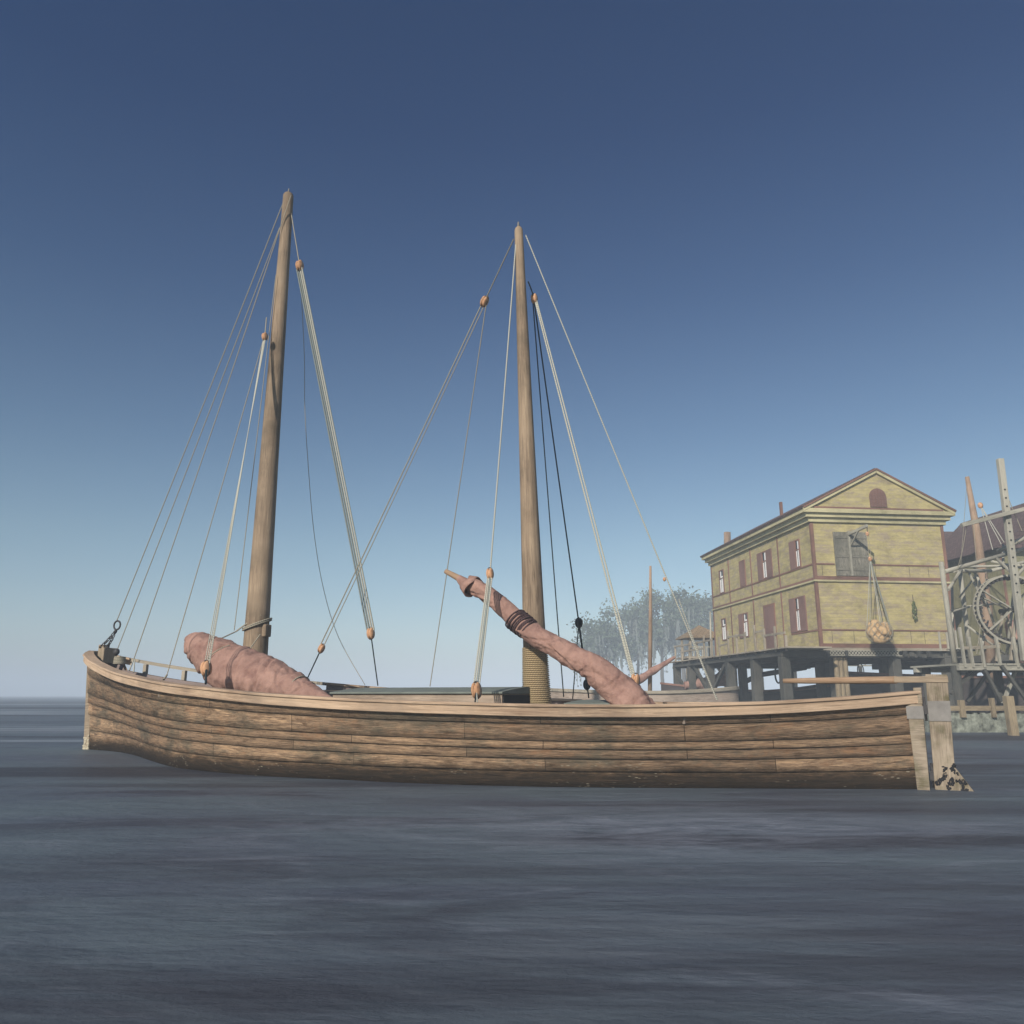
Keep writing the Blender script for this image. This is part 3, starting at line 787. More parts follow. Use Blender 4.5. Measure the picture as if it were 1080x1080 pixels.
for (x,y,light) in ((-1.9,-.1,0),(-1.9,3.3,0),(-1.9,6.6,0),(-1.9,9.9,0),(-1.9,13.2,0),(-1.9,16,0),(.9,0,1),(1.35,1.4,0),(3.6,0,0),(6.3,0,0),(.6,5.,0),(3.8,7.6,0),(7.1,6.6,0),(.6,11,0),(7.1,13.2,0)):
    mb=MB(); h=.235
    if light:
        for k in range(3): mb.tube([(x-.22+.22*k,y,-1.2),(x-.22+.22*k,y,Z0-.2)],[.14,.125],10)
    else: 
        tw=rnd.uniform(-.05,.05)
        mb.hexa([(x-h,y-h,-1.2),(x+h,y-h,-1.2),(x+h,y+h,-1.2),(x-h,y+h,-1.2),(x-h+.02+tw,y-h+.02,Z0-.46),(x+h-.02+tw,y-h+.02,Z0-.46),(x+h-.02+tw,y+h-.02,Z0-.46),(x-h+.02+tw,y+h-.02,Z0-.46)])
        mb.box(x-.2,x+.2,y-.2,y+.2,Z0-.46,Z0-.15)
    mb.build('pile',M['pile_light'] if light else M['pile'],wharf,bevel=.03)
for (x0,y0,z0,x1,y1,z1) in ((-1.9,16.6,3.1,-1.9,13.6,.9),(-1.9,9.9,1.2,-1.9,12.6,3.1),(-1.9,13.2,1.0,.6,13.2,3.1),(-1.9,7,3.1,-1.9,9.6,1.4)):
    MB().bar((x0,y0,z0),(x1,y1,z1),.16,.2).build('brace',M['pile'],wharf)
# lattice fascia under the front sill
mb=MB(); x=.15
while x<3.6:
    mb.bar((x,-.37,Z0-.17),(x+.16,-.37,Z0-.36),.03,.035); mb.bar((x+.16,-.372,Z0-.17),(x,-.372,Z0-.36),.03,.035); x+=.16
mb.box(.1,3.8,-.40,-.35,Z0-.165,Z0-.13); mb.box(.1,3.8,-.40,-.35,Z0-.40,Z0-.365)
mb.build('lattice_fascia',M['grey_pole'],wharf)
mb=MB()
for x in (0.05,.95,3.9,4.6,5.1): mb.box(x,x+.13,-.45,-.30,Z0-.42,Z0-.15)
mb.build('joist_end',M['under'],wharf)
# broken railing along the side walk
posts=[]
for i,y in enumerate((-.9,.2,1.4,2.5,3.8,4.9,6.1,7.4,8.6,9.9,11.2,12.6,14.,15.4)):
    h=1.0 if i%3 else 1.25
    if i==0: h=.5
    lean=rnd.uniform(-.05,.05)
    MB().bar((-2.15,y,Z0-.2),(-2.15+lean,y+lean,Z0+h),.09,.09,(1,0,0)).build('railing_post',M['dock'],wharf)
mb=MB()
for (y0,y1,z0,z1) in ((-.9,1.5,.62,.64),(1.4,2.6,.9,.88),(3.7,6.2,.86,.9),(6.1,7.5,.55,.5),(8.5,11.3,.92,.9),(9.9,14.1,.5,.52),(12.5,15.5,.9,.93)):
    mb.bar((-2.16,y0,Z0+z0),(-2.16,y1,Z0+z1),.06,.10)
mb.build('railing_rail',M['dock'],wharf)
for x in (5.75,6.15,6.6,7.2):
    MB().bar((x,-.45,Z0-.15),(x,-.45,Z0+.78+rnd.uniform(-.1,.1)),.07,.07,(1,0,0)).build('railing_post',M['grey_pole'],wharf)
MB().bar((6.1,-.47,Z0-.04),(8.0,-.47,Z0-.02),.25,.06).build('kerb_beam',M['grey_pole'],wharf)

house=empty('wooden_house',(HO.x,HO.y,HO.z),HR,'two-storey yellow plank house with brown trim and a low gable, on the wharf','house')
HW,HL_,HH=6.93,13.72,6.15
mb=MB()
mb.box(0,HW,0,HL_,-.02,HH)
mb.prism([(-.36,-.30,HH+.56),(HW+.36,-.30,HH+.56),(HW/2,-.30,8.68)],(0,HL_+.3,0))
mb.build('wall',M['siding'],house)
# roof slabs
def roofslab(xa,za,xb,zb,th=.12,y0=-.42,y1=HL_+.35):
    mb=MB(); d=Vector((xb-xa,0,zb-za)).normalized(); nn=Vector((-d.z,0,d.x)); 
    if nn.z<0: nn=-nn
    a=Vector((xa,y0,za)); b_=Vector((xb,y0,zb)); o=nn*th
    P=[a,b_,b_+Vector((0,y1-y0,0)),a+Vector((0,y1-y0,0))]
    if xa>xb: P=[P[1],P[0],P[3],P[2]]
    mb.hexa([*P,*[p+o for p in P]]); return mb
rf=roofslab(-.54,6.68,HW/2,8.74); 
r2=roofslab(HW+.54,6.68,HW/2,8.74)
n0=len(rf.v); rf.v+=r2.v; rf.f+=[[i+n0 for i in f] for f in r2.f]; rf.uv+=r2.uv; rf.sm+=r2.sm
roof=rf.build('roof',M['roof'],house)
mb=MB()   # cornice: eaves and gable foot, three stepped mouldings
for (o,z0,z1) in ((.14,HH-.06,HH+.16),(.32,HH+.16,HH+.36),(.50,HH+.36,HH+.56)):
    mb.box(-o,HW+o,-o*.8-.002,0.04,z0,z1)
    mb.box(-o,.04,.042,HL_+o*.6,z0,z1-.002)
    mb.box(HW-.04,HW+o,.042,HL_+o*.6,z0,z1-.002)
mb.build('cornice',M['cornice'],house)
mb=MB()  # raking boards on the gable
for sg in (0,1):
    xa,xb=(-.50,HW/2) if sg==0 else (HW+.50,HW/2)
    mb.bar((xa,-.36,6.63),(xb,-.36,8.68),.12,.15,(0,0,1))
mb.build('barge_board',M['cornice'],house)
mb=MB()
for sg in (0,1):
    xa,xb=(-.5,HW/2) if sg==0 else (HW+.5,HW/2)
    mb.bar((xa,-.445,6.735),(xb,-.445,8.79),.05,.07,(0,0,1))
mb.bar((.1,-.33,6.76),(HW-.1,-.33,6.76),.08,.1)
# trims: corners, floor bands, sill bands, battens
for x0,y0 in ((-.03,-.03),(HW-.12,-.03),(-.03,HL_-.12)): mb.box(x0,x0+.15,y0,y0+.15,0,HH-.07)
mb.box(.125,HW-.125,-.045,0.01,3.24,3.42); mb.box(.125,HW-.125,-.035,.01,0,.2)
mb.box(.125,1.05,-.03,0.01,3.98,4.05); mb.box(2.9,HW-.125,-.03,.01,3.98,4.05)
mb.box(.125,HW-.125,-.03,.01,.80,.87)
mb.box(-.03,.01,.125,HL_-.125,3.98,4.06)
mb.box(-.03,.01,.125,2.9,.80,.87)
mb.box(-.035,.01,.125,HL_-.125,3.24,3.36)
for y in (3.75,7.35,10.72):
    mb.box(-.035,.01,y-.05,y+.05,4.062,HH-.07); mb.box(-.034,.01,y-.05,y+.05,3.362,3.978); mb.box(-.035,.01,y-.05,y+.05,0,3.12)
mb.build('trim',M['trim'],house)
mb=MB()
mb.box(-.09,HW+.09,-.09,.01,3.15,3.235); mb.box(-.09,.01,.012,HL_+.05,3.15,3.232)
mb.build('string_course',M['cornice'],house)
mb=MB()
for x in (1.7,4.6,5.3,.6): mb.box(x,x+.012,-.012,0.0,.22,.79)
for x in (.4,4.9,5.9): mb.box(x,x+.012,-.012,0.0,3.44,3.97)
mb.build('panel_seam',M['under'],house)
# windows on the long side (plane x = 0, facing -x)
def window(y0,y1,z0,z1,pane=None,sh_l=False,sh_r=False,closed=False,curt=True,open_top=False):
    """y0 far side edge .. y1 near side edge of the glazed opening"""
    fr=.07; mb=MB()
    mb.box(-.05,0,y1-fr,y1,z0,z1); mb.box(-.05,0,y0,y0+fr,z0,z1); mb.box(-.05,0,y0+fr,y1-fr,z0,z0+fr); mb.box(-.05,0,y0+fr,y1-fr,z1-fr,z1)
    if not closed: mb.box(-.035,0,y0+fr,y1-fr,z0+(z1-z0)*.62,z0+(z1-z0)*.66)
    wn=mb.build('window',M['trim'],house)
    if closed:
        MB().box(-.045,-.002,y0+fr,(y0+y1)/2-.01,z0+fr,z1-fr).build('shutter',M['shutter'],wn)
        MB().box(-.045,-.002,(y0+y1)/2+.01,y1-fr,z0+fr,z1-fr).build('shutter',M['shutter'],wn)
    else:
        MB().box(-.012,-.001,y0+fr,y1-fr,z0+fr,z1-fr).build('pane',M['pane'],wn)
        if curt:
            m=MB(); zt=z1-fr-(z1-z0)*(.22 if open_top else 0); ym=lerp(y0,y1,.55 if open_top else .5)
            m.box(-.02,-.013,y0+fr,ym,z0+fr,zt)
            m.box(-.02,-.013,lerp(y0,y1,.66),y1-fr,z0+fr,z0+(z1-z0)*.6)
            if open_top: m.box(-.02,-.013,ym,y1-fr-.1,z0+(z1-z0)*.66,z1-fr)
            m.build('curtain',M['curtain'],wn)
    wd=.62
    if sh_l: MB().box(-.06,-.002,y1+.02,y1+wd,z0,z1).build('shutter',M['shutter'],wn)   # towards far end is larger y
    if sh_r: MB().box(-.06,-.002,y0-wd,y0-.02,z0,z1).build('shutter',M['shutter'],wn)
window(11.55,12.3,4.06,5.55,open_top=True)
window(8.15,9.0,4.06,5.6,closed=True)
window(5.15,5.75,4.06,5.6,sh_l=True,sh_r=True)
window(1.25,1.75,4.06,5.5,sh_l=True,open_top=False)
window(11.6,12.35,1.12,2.5,open_top=True)
window(8.25,8.95,1.08,2.5,sh_l=True,open_top=True)
window(1.75,2.25,.9,2.62,sh_l=True,sh_r=True)
dr=MB(); dr.box(-.05,0,4.62,4.74,0,2.64); dr.box(-.05,0,5.92,6.04,0,2.64); dr.box(-.05,0,4.74,5.92,2.52,2.64)
dr=dr.build('door',M['trim'],house)
MB().box(-.035,-.001,4.74,5.32,0,2.52).build('door_leaf',M['shutter'],dr); MB().box(-.035,-.001,5.34,5.92,0,2.52).build('door_leaf',M['shutter'],dr)
# loft doors, grey
for x0,x1 in ((1.10,1.83),(1.95,2.84)):
    mb=MB(); k=x0
    while k<x1-.02: mb.box(k,min(k+.155,x1),-.06,-.001,3.45,5.62); k+=.16
    o=mb.build('loft_door',M['door_grey'],house)
    m2=MB()
    for z in (3.7,4.35,5.3): m2.box(x0+.03,x1-.03,-.085,-.061,z,z+.12)
    m2.build('batten',M['door_grey'],o)
MB().box(1.835,1.945,-.10,-.001,3.45,5.66).build('door_post',M['grey_pole'],house)
hb=MB().bar((1.88,0,5.50),(1.981, -1.6, 5.611),.10,.13).build('hoist_beam',M['grey_pole'],house)
MB().bar((1.95,-.05,4.9),(1.916, -0.9, 5.501),.06,.07).build('hoist_strut',M['grey_pole'],house)
# gable lunette
cx,cw=3.47,.44; mb=MB()
arch=[(cx-cw,-.345,6.86),(cx+cw,-.345,6.86)]+[(cx+cw*math.cos(a),-.345,7.38+cw*math.sin(a)) for a in [math.pi*k/10 for k in range(11)]]
mb.prism(arch[::-1],(0,.044,0)); gw=mb.build('gable_window',M['shutter'],house)
mb=MB()
for k in (-.29,-.145,0,.145,.29): mb.box(cx+k-.012,cx+k+.012,-.362,-.346,6.87,7.74-abs(k)*.5)
for z in (7.05,7.25,7.45): mb.box(cx-cw+.03,cx+cw-.03,-.360,-.346,z,z+.02)
mb.build('glazing_bar',M['trim'],gw)
# roof furniture on the left slope
for y in (1.2,8.1):
    mb=MB().box(.55,1.5,y,y+1.1,6.7,7.40); o=mb.build('roof_dormer',M['trim'],house)
MB().box(.93,1.07,5.0,5.14,6.9,8.35).build('flue',M['trim'],house)
# downpipe-like pole at the far corner
MB().tube([(-.3,HL_+.1,-.1),(-.18,HL_+.1,3.1)],.06,8).build('corner_prop',M['grey_pole'],house)
# ornament of a dried bundle hanging at the front wall
hk=empty('hanging_bundle',(HO.x+.9937*4.86,HO.y+.1125*4.86-.12,HO.z+1.35),HR,'small dark green bundle hanging on the right of the yellow front wall','bundle')
MB().tube([(0,0,1.22),(0,0,.85)],.012,5).build('hook',M['iron'],hk)
mb=MB()
for i in range(60):
    z=rnd.random()*.85; r=.03+.10*math.sin(math.pi*min(1,(.9-z)))
    mb.ball((rnd.uniform(-r,r),rnd.uniform(-.05,.03),z),.03,.02,.07,n=5,m=4)
mb.build('dried_leaves',flat('dried_herbs',(.10,.12,.05),.9,.4,10),hk)

# cargo net with sacks, hanging from the hoist
tip=Vector((1.976, -1.6, 5.565))
def hw(p): # house-local to world
    c,s=math.cos(HR),math.sin(HR); return Vector((HO.x+p[0]*c-p[1]*s,HO.y+p[0]*s+p[1]*c,HO.z+p[2]))
tw=hw(tip); net=empty('cargo_net',tuple(tw),HR,'rope net of tan sacks hanging from the hoist of the yellow house','cargo net')
def nl(px): return Vector(px)-tip
p1=nl((1.984, -1.55, 5.232)); p2=nl((2.026, -1.5, 4.035)); bag=nl((2.264, -1.25, 0.703))
def iso(v): return v
def nblock(c,sz):
    mb=MB().ball(c,sz,sz*.6,sz*1.2); mb.build('pulley_block',M['block'],net)
nblock(p1,.095); nblock(p2,.10)
def nrope(p,q,r,mat='rope'): MB().tube([Vector(p),(Vector(p)+Vector(q))/2,Vector(q)],r,5,False).build('rope',M[mat],net)
nrope((0,0,.03),p1,.018,'rope_dark')
for dx in (-.05,.05): nrope(p1+Vector((dx,0,0)),p2+Vector((dx,0,0)),.012)
for i in range(7):
    a=2*math.pi*i/7
    nrope(p2+Vector((.02*math.cos(a),0,-.08)),bag+Vector((math.cos(a)*.56,math.sin(a)*.35,.30+.12*math.sin(a*2))),.016,('rope_green','rope_pale')[i%2])
for i,(dx,dy,dz,rx,rz,ry) in enumerate(((-.28,0,-.05,.34,.30,.2),(.22,-.05,-.12,.34,.28,-.4),(-.05,-.1,-.35,.42,.26,.1),(.1,.1,.18,.34,.24,.5),(-.2,.05,.26,.26,.3,1.1),(.32,.05,.12,.22,.34,.2),(.0,-.22,-.02,.28,.22,.8))):
    q=Matrix.Rotation(ry,3,'Y'); mb=MB().ball(bag+Vector((dx,dy,dz)),rx,.26,rz,q,16,11)
    for j,v in enumerate(mb.v):
        vv=Vector(v); mb.v[j]=tuple(vv+Vector((1,1,1))*.07*noise.noise(vv*5+Vector((i,0,0))))
    mb.build('sack',M['burlap'],net)
mb=MB()
for k in range(12):
    a=2*math.pi*k/12
    for sgn in (1,-1):
        pts=[]
        for j in range(11):
            t=j/10; ang=a+sgn*t*1.6; rr=.63*math.sin(math.pi*(.12+.86*t))**.7; 
            pts.append(bag+Vector((math.cos(ang)*rr,math.sin(ang)*rr*.7,.50*math.cos(math.pi*(.12+.86*t))-.06)))
        mb.tube(pts,.012,4,False)
mb.build('netting',M['rope'],net)

# ------------------------------------------------------------------ other boats
def simple_boat(root,L,beam,h0,h1,mat,rail,n=40):
    mb=MB(); rows=[(0,1.0,1.0),(.3,.97,.78),(.31,1.0,.77),(.62,.9,.5),(.63,.93,.49),(1.,.7,-.2)]
    for side in (1,-1):
        b=len(mb.v)
        for f,wf,zf in rows:
            for i in range(n+1):
                t=i/n; s=(t-.5)*L; ww=beam/2*(1-abs(2*t-1)**2.6)**.8*wf+.02; z=(h0+(h1-h0)*(2*t-1)**2*(1 if t>.5 else .6))*zf
                mb.v.append((s,side*ww,z))
        for r in range(len(rows)-1):
            for i in range(n):
                q=[b+r*(n+1)+i,b+(r+1)*(n+1)+i,b+(r+1)*(n+1)+i+1,b+r*(n+1)+i+1]; u=[(i*L/n,rows[r][0]*1.5),(i*L/n,rows[r+1][0]*1.5),((i+1)*L/n,rows[r+1][0]*1.5),((i+1)*L/n,rows[r][0]*1.5)]
                mb.face(q[::-1] if side>0 else q,u[::-1] if side>0 else u,True)
    mb.build('hull',mat,root)
    mb=MB()
    for side in (1,-1):
        pts=[]
        for i in range(n+1):
            t=i/n; pts.append(((t-.5)*L,side*(beam/2*(1-abs(2*t-1)**2.6)**.8+.03),h0+(h1-h0)*(2*t-1)**2*(1 if t>.5 else .6)))
        for i in range(n): mb.bar(pts[i],pts[i+1],.12,.12)
    mb.build('gunwale',rail,root)
    mb=MB()
    for i in range(n+1):
        t=i/n; ww=beam/2*(1-abs(2*t-1)**2.6)**.8*.97; z=h0*.8
        mb.v += [((t-.5)*L,-ww,z),((t-.5)*L,ww,z)]
    for i in range(n): mb.face([2*i,2*i+2,2*i+3,2*i+1],[(i*L/n,0),((i+1)*L/n,0),((i+1)*L/n,beam),(i*L/n,beam)])
    mb.build('deck',M['deck'],root)
def local(root,p):
    c,s=math.cos(-root.rotation_euler.z),math.sin(-root.rotation_euler.z); x=p[0]-root.location.x; y=p[1]-root.location.y
    return Vector((x*c-y*s,x*s+y*c,p[2]-root.location.z))
b2=empty('moored_boat',(5.6,34.6,0),R(3),'plain grey plank boat with one bare pole mast, moored in front of the far trees','boat')
simple_boat(b2,8.2,2.6,1.36,1.55,M['greyhull'],M['dock'])
MB().tube([local(b2,(5.80,34.3,.8)),local(b2,(5.958, 34.3, 4.152)),local(b2,(6.06, 34.3, 6.75))],[.095,.085,.05],12).build('mast',M['brown_pole'],b2)
def cloth_roll(root,pts,rads,seed):
    P=[local(root,p) for p in pts]; out=[];rr=[]; n=len(P)
    for i in range(61):
        u=i/60*(n-1);k=min(int(u),n-2);t=u-k; out.append(P[k].lerp(P[k+1],t)); rr.append(lerp(rads[k],rads[k+1],t))
    return MB().tube(out,rr,14,True,lambda i,k,L,a:1+.18*noise.noise(Vector((L*3,math.cos(a),math.sin(a)+seed)))).build('furled_sail',M['sail'],root)
cloth_roll(b2,[(4.161, 34.0, 1.096),(4.85, 34.0, 1.56),(5.91, 34.0, 2.223),(6.896, 34.0, 2.813)],[.2,.17,.15,.06],5)
MB().tube([local(b2,p) for p in ((2.383, 34, 1.405),(2.412, 34, 0.788))],.1,8).build('stern_post',M['greyhull'],b2)
# dark boat lying under the wharf
b3=empty('moored_boat',(16.0,52.5,0),R(6),'dark tarred boat with a reddish furled sail lying behind the house piles','boat')
simple_boat(b3,13,3.2,1.5,2.3,M['darkhull'],M['trim'])
cloth_roll(b3,[(10.859, 51.0, 1.831),(12.241, 51, 2.006),(13.45, 51, 2.24),(14.062, 51, 2.474)],[.25,.34,.42,.35],8)
MB().tube([local(b3,(14.821, 54, 9.711))-Vector((0,0,3)),local(b3,(14.98, 54, 12.309))],[.2,.16],10)
MB().tube([local(b3,((16.031, 60, 3.521)[0],60,1.0)),local(b3,(16.642, 60, 13.5))],[.36,.26],12).build('mast',M['brown_pole'],b3)
MB().tube([local(b3,p) for p in ((14.604, 52, 1.902),(15.863, 52, 2.498),(18.954, 52, 2.978))],.16,8).build('boom',M['darkhull'],b3)

# boat behind the winch
b4=empty('moored_boat',(24.5,41.0,0),R(-12),'dark hulled boat with a tall brown mast moored behind the winch wheel','boat')
simple_boat(b4,14,3.4,2.1,2.6,M['darkhull'],M['trim'])
m4=MB().tube([local(b4,((22.809, 38.5, 1.821))),local(b4,(23.07, 38.5, 5.423)),local(b4,(23.061, 38.5, 9.183)),local(b4,(22.95, 38.5, 11.965))],[.24,.23,.18,.10],14).build('mast',M['brown_pole'],b4)
cloth_roll(b4,[(23.72, 38, 4.69),(23.973, 38, 3.928),(24.307, 38, 3.129),(24.836, 38, 2.469)],[.2,.42,.5,.4],2)
cc=local(b4,(23.241, 38.2, 10.417))
MB().ball(cc,.13,.09,.16).build('pulley_block',M['block'],b4)
for q in ((23.877, 38, 8.418),(24.029, 38, 8.513),(23.422, 38, 8.137)): MB().tube([cc,local(b4,q)],.02,5,False).build('rope',M['rope_pale'],b4)
for a,q in (((22.931, 38.5, 11.816),(22.59, 39.5, 7.439)),((23.083, 38.5, 11.519),(22.466, 38.1, 5.379))): MB().tube([local(b4,a),local(b4,q)],.012,5,False).build('rope',M['rope'],b4)

# ------------------------------------------------------------------ far platform with small roof, trestle, stone pier, jetty
gz=empty('gazebo',(13.141, 56, 3.824),HR,'small open shelter with a shingled pyramid roof at the far end of the wharf','shelter')
mb=MB(); mb.box(-1.35,2.6,-1.1,1.1,-.14,0); mb.build('platform',M['dock'],gz)
for x in (-1.0,1.0):
    for y in (-.85,.85): MB().box(x-.07,x+.07,y-.07,y+.07,0,1.35).build('post',M['dock'],gz)
mb=MB(); a=Vector((0,0,2.2)); e=[Vector((-1.35,-1.2,1.34)),Vector((1.35,-1.2,1.34)),Vector((1.35,1.2,1.34)),Vector((-1.35,1.2,1.34))]
mb.v+=[tuple(p) for p in e]+[tuple(p-Vector((0,0,.1))) for p in e]+[tuple(a)]
for i in range(4):
    j=(i+1)%4; mb.face([i,j,8],[(0,0),(2.7,0),(1.35,1.6)]); mb.face([4+i,4+j,j,i],[(0,0),(2.7,0),(2.7,.1),(0,.1)])
mb.face([7,6,5,4],[(0,0),(1,0),(1,1),(0,1)]); mb.build('roof',M['straw'],gz)
mb=MB(); mb.box(-1.2,2.5,-1.05,-.98,.6,.68)
for k in range(13): mb.box(-1.15+k*.3,-1.08+k*.3,-1.05,-.98,0,.6)
mb.build('railing',M['grey_pole'],gz)
z=gz.location.z
MB().box(-1.0,-.3,-.5,.4,-z-.6,-.141).build('pile',M['dock'],gz)
for x0,x1 in ((-.4,1.2),(.6,2.2)): MB().bar((x0+.3,0,-.2),(x1+.6,0,-z+.3),.14,.16).build('brace',M['pile'],gz)
MB().box(2.0,2.4,-.4,.2,-z-.6,-.141).build('pile',M['pile'],gz)

tr=empty('trestle_bridge',(26.884, 72, 1.25),HR,'low lattice footbridge far behind the piles of the wharf','footbridge')
tl=lambda p: local(tr,p)
A_=tl((17.369, 72, 3.892)); B_=tl((39.005, 72, 4.142)); zt=A_.z; x0=A_.x; x1=B_.x
mb=MB(); mb.box(x0,x1,-.1,.1,zt-.12,zt); mb.build('walkway',M['grey_pole'],tr)
mb=MB(); mb.box(x0,x1,-.06,.06,zt+.62,zt+.70); k=x0
while k<x1-.6:
    mb.bar((k,0,zt),(k+.45,0,zt+.62),.06,.06); mb.bar((k+.45,0,zt+.62),(k+.9,0,zt),.06,.06); k+=.9
mb.build('lattice_truss',M['grey_pole'],tr)
k=x0+1.5
while k<x1:
    MB().box(k-.12,k+.12,-.13,.13,-.6-tr.location.z,zt-.121).build('pile',M['pile'],tr); k+=3.1

st=empty('stone_pier',(20.337, 47, 0.611),HR,'pale rubble block standing in the water behind the house piles','pier')
mb=MB().box(-.95,.85,-.4,.6,-.8-st.location.z+0,2.35-st.location.z+.1); o=mb.build('masonry',M['stone'],st,bevel=.06)
rg=empty('rope_loop',(19.957, 46.2, 2.998),HR,'oval loop of dark rope hanging in front of the pale rubble block','rope')
MB().tube([(math.cos(a)*.19,0,math.sin(a)*.42-.42) for a in [2*math.pi*k/20 for k in range(21)]],.028,5,False).build('loop',M['rope_dark'],rg)
MB().tube([(0,0,0),(0,0,.45)],.02,5).build('hanger',M['rope_dark'],rg)
r2=empty('rope_loop',(14.819, 45, 2.797),HR,'round coil of dark rope hanging under the wharf beside the second pile','rope')
MB().tube([(math.cos(a)*.17,0,math.sin(a)*.45-.45) for a in [2*math.pi*k/20 for k in range(21)]],.05,5,False).build('loop',M['rope_dark'],r2)
MB().tube([(0,0,0),(0,0,.6)],.02,5).build('hanger',M['rope_dark'],r2)

jt=empty('low_jetty',(14.935, 28, 0.491),R(2),'low timber jetty edge with pale flaking rubble under it, right of the rudder','jetty')
jt.location.z=0
mb=MB().box(-.6,7,0,.9,.72,.88); mb.build('beam',M['pile_light'],jt,bevel=.01)
mb=MB()
for i in range(60):
    x=-.6+i*.13; mb.box(x,x+.1299,.05+rnd.random()*.03,.8,-.3,.60+.06*rnd.random())
mb.build('rubble_face',flat('flaking_rubble',(.19,.20,.16),.9,.75,5,.6),jt)
MB().box(.45,.62,-.05,.12,.5,1.08).build('stub_post',M['pile_light'],jt)
MB().box(1.55,1.68,-.05,.1,.5,1.15).build('stub_post',M['pile_light'],jt)
mp=empty('mooring_post',(15.886, 26, 0.109),0,'square tan timber mooring post standing in the water near the right edge','post')
mp.location.z=0
MB().hexa([(-.12,-.12,-1),(.12,-.12,-1),(.12,.12,-1),(-.12,.12,-1),(-.145,-.12,1.22),(.095,-.12,1.22),(.095,.12,1.22),(-.145,.12,1.22)]).build('post_shaft',M['pile_light'],mp,bevel=.012)

# ------------------------------------------------------------------ winch platform and gantry on the right
D0=30.
wp=empty('winch_platform',(19.5,30.4,0),R(4),'rickety grey timber platform on braced piles at the right edge, carrying the winch','platform')
lp=lambda p: local(wp,p)
e0=lp((16.385, 30, 2.385)); zt=e0.z
mb=MB(); x=e0.x
while x<e0.x+7.5: mb.box(x,x+.24,-.7+rnd.random()*.12,2.6,zt-.07,zt); x+=.26
mb.build('decking',M['grey_pole'],wp)
mb=MB().box(e0.x,e0.x+7.4,-.6,-.42,zt-.25,zt-.075); mb.box(e0.x,e0.x+7.4,2.2,2.4,zt-.25,zt-.075); mb.build('joist',M['grey_pole'],wp)
RP=[(16.618, 29.8, 3.701),(16.927, 29.8, 3.35),(17.364, 29.8, 3.315),(17.987, 29.8, 3.35),(18.659, 29.8, 3.35),(19.295, 29.8, 3.35)]
for p in RP:
    q=lp(p); MB().bar((q.x,-.6,zt-.15),(q.x-.03,-.6,q.z),.09,.09,(1,0,0)).build('railing_post',M['grey_pole'],wp)
MB().bar((lp(RP[0]).x,-.56,zt+.55),(lp(RP[3]).x+.1,-.56,zt+.62),.08,.11).build('railing_rail',M['dock'],wp)
for x,y in ((.1,-.2),(.4,2.2),(3.4,-.2),(3.4,2.2),(6.4,-.2)):
    MB().tube([(e0.x+x,y,-1),(e0.x+x,y,zt-.08)],.17,10).build('pile',M['pile'],wp)
for a,b in (((17.331, 31, 1.004),(18.444, 31, 2.28)),((18.837, 31, 0.934),(18.006, 31, 2.28)),((19.079, 30.5, 2.263),(18.391, 30.5, 0.939)),((16.535, 30, 1.626),(17.726, 30, 2.385)),((17.323, 29.6, 2.165),(17.789, 29.6, 1.015)),((17.968, 29.6, 2.302),(18.695, 29.6, 1.082)),((16.536, 30.6, 1.285),(17.639, 30.6, 2.337))):
    MB().bar(lp(a),lp(b),.10,.12,(0,1,0)).build('brace',M['grey_pole'] if a[0]>19 else M['pile'],wp)

ga=empty('gantry',(16.495, 30, 2.42),0,'pole gantry with angled braces framing the winch wheel at the right edge','gantry')
g=lambda p: Vector(p)-ga.location
def pole(a,b,r0,r1=None,name='beam',mat='grey_pole'):
    MB().tube([g(a),(g(a)+g(b))/2,g(b)],[r0,((r1 or r0)+r0)/2,r1 or r0],10).build(name,M[mat],ga)
pole((16.495, 30, 2.42),(16.445, 30, 6.207),.105,.09,'post')
pole((20.074, 31, 2.459),(20.483, 31, 6.487),.1,.09,'post')
pole((18.82, 33, 2.652),(18.833, 33, 6.42),.1,.09,'post')
pole((16.527, 30, 5.841),(19.807, 31, 6.753),.085,.08); pole((19.807, 31, 6.753),(21.145, 31, 7.136),.08,.075)
pole((17.457, 31, 6.031),(20.139, 33, 6.34),.075); pole((20.139, 33, 6.34),(22.211, 33, 6.865),.075)
pole((18.763, 33, 6.501),(20.638, 31, 6.259),.05)
pole((16.563, 30, 5.841),(18.913, 33, 6.42),.08)
pole((16.586, 30, 5.15),(17.762, 31, 6.069),.06,None,'brace'); pole((16.991, 30.5, 5.362),(17.107, 30, 5.841),.055,None,'brace')
pole((19.055, 30.8, 6.528),(18.932, 29.6, 5.635),.06,None,'brace'); pole((19.039, 29.6, 5.635),(20.021, 30, 6.428),.06,None,'brace')
pole((19.285, 31, 6.792),(20.353, 30, 7.431),.085)

for a,b,r0 in (((19.519, 33, 6.179),(20.058, 33, 3.731),.05),((21.227, 33, 6.42),(20.33, 33, 2.882),.06),((19.885, 33, 5.939),(22.216, 33, 6.099),.05),((18.788, 33, 4.826),(20.547, 33, 4.984),.04),((19.81, 30.2, 5.614),(18.951, 30.2, 2.673),.05)):
    pole(a,b,r0,None,'strut')
for a,b,r0 in (((17.865, 32, 5.564),(17.575, 32, 2.646),.05),((18.338, 31.5, 6.032),(18.838, 31.5, 4.664),.045),((17.028, 31, 4.388),(18.448, 32, 4.718),.04),((19.62, 32, 6.577),(21.643, 32, 6.108),.05),((19.176, 30.6, 6.119),(20.81, 33, 7.434),.05),((18.273, 32, 3.958),(19.638, 32, 2.832),.045),((18.073, 31, 2.783),(19.734, 33, 4.238),.04),((18.397, 32.5, 5.162),(19.223, 32.5, 6.104),.035)):
    pole(a,b,r0,None,'strut')
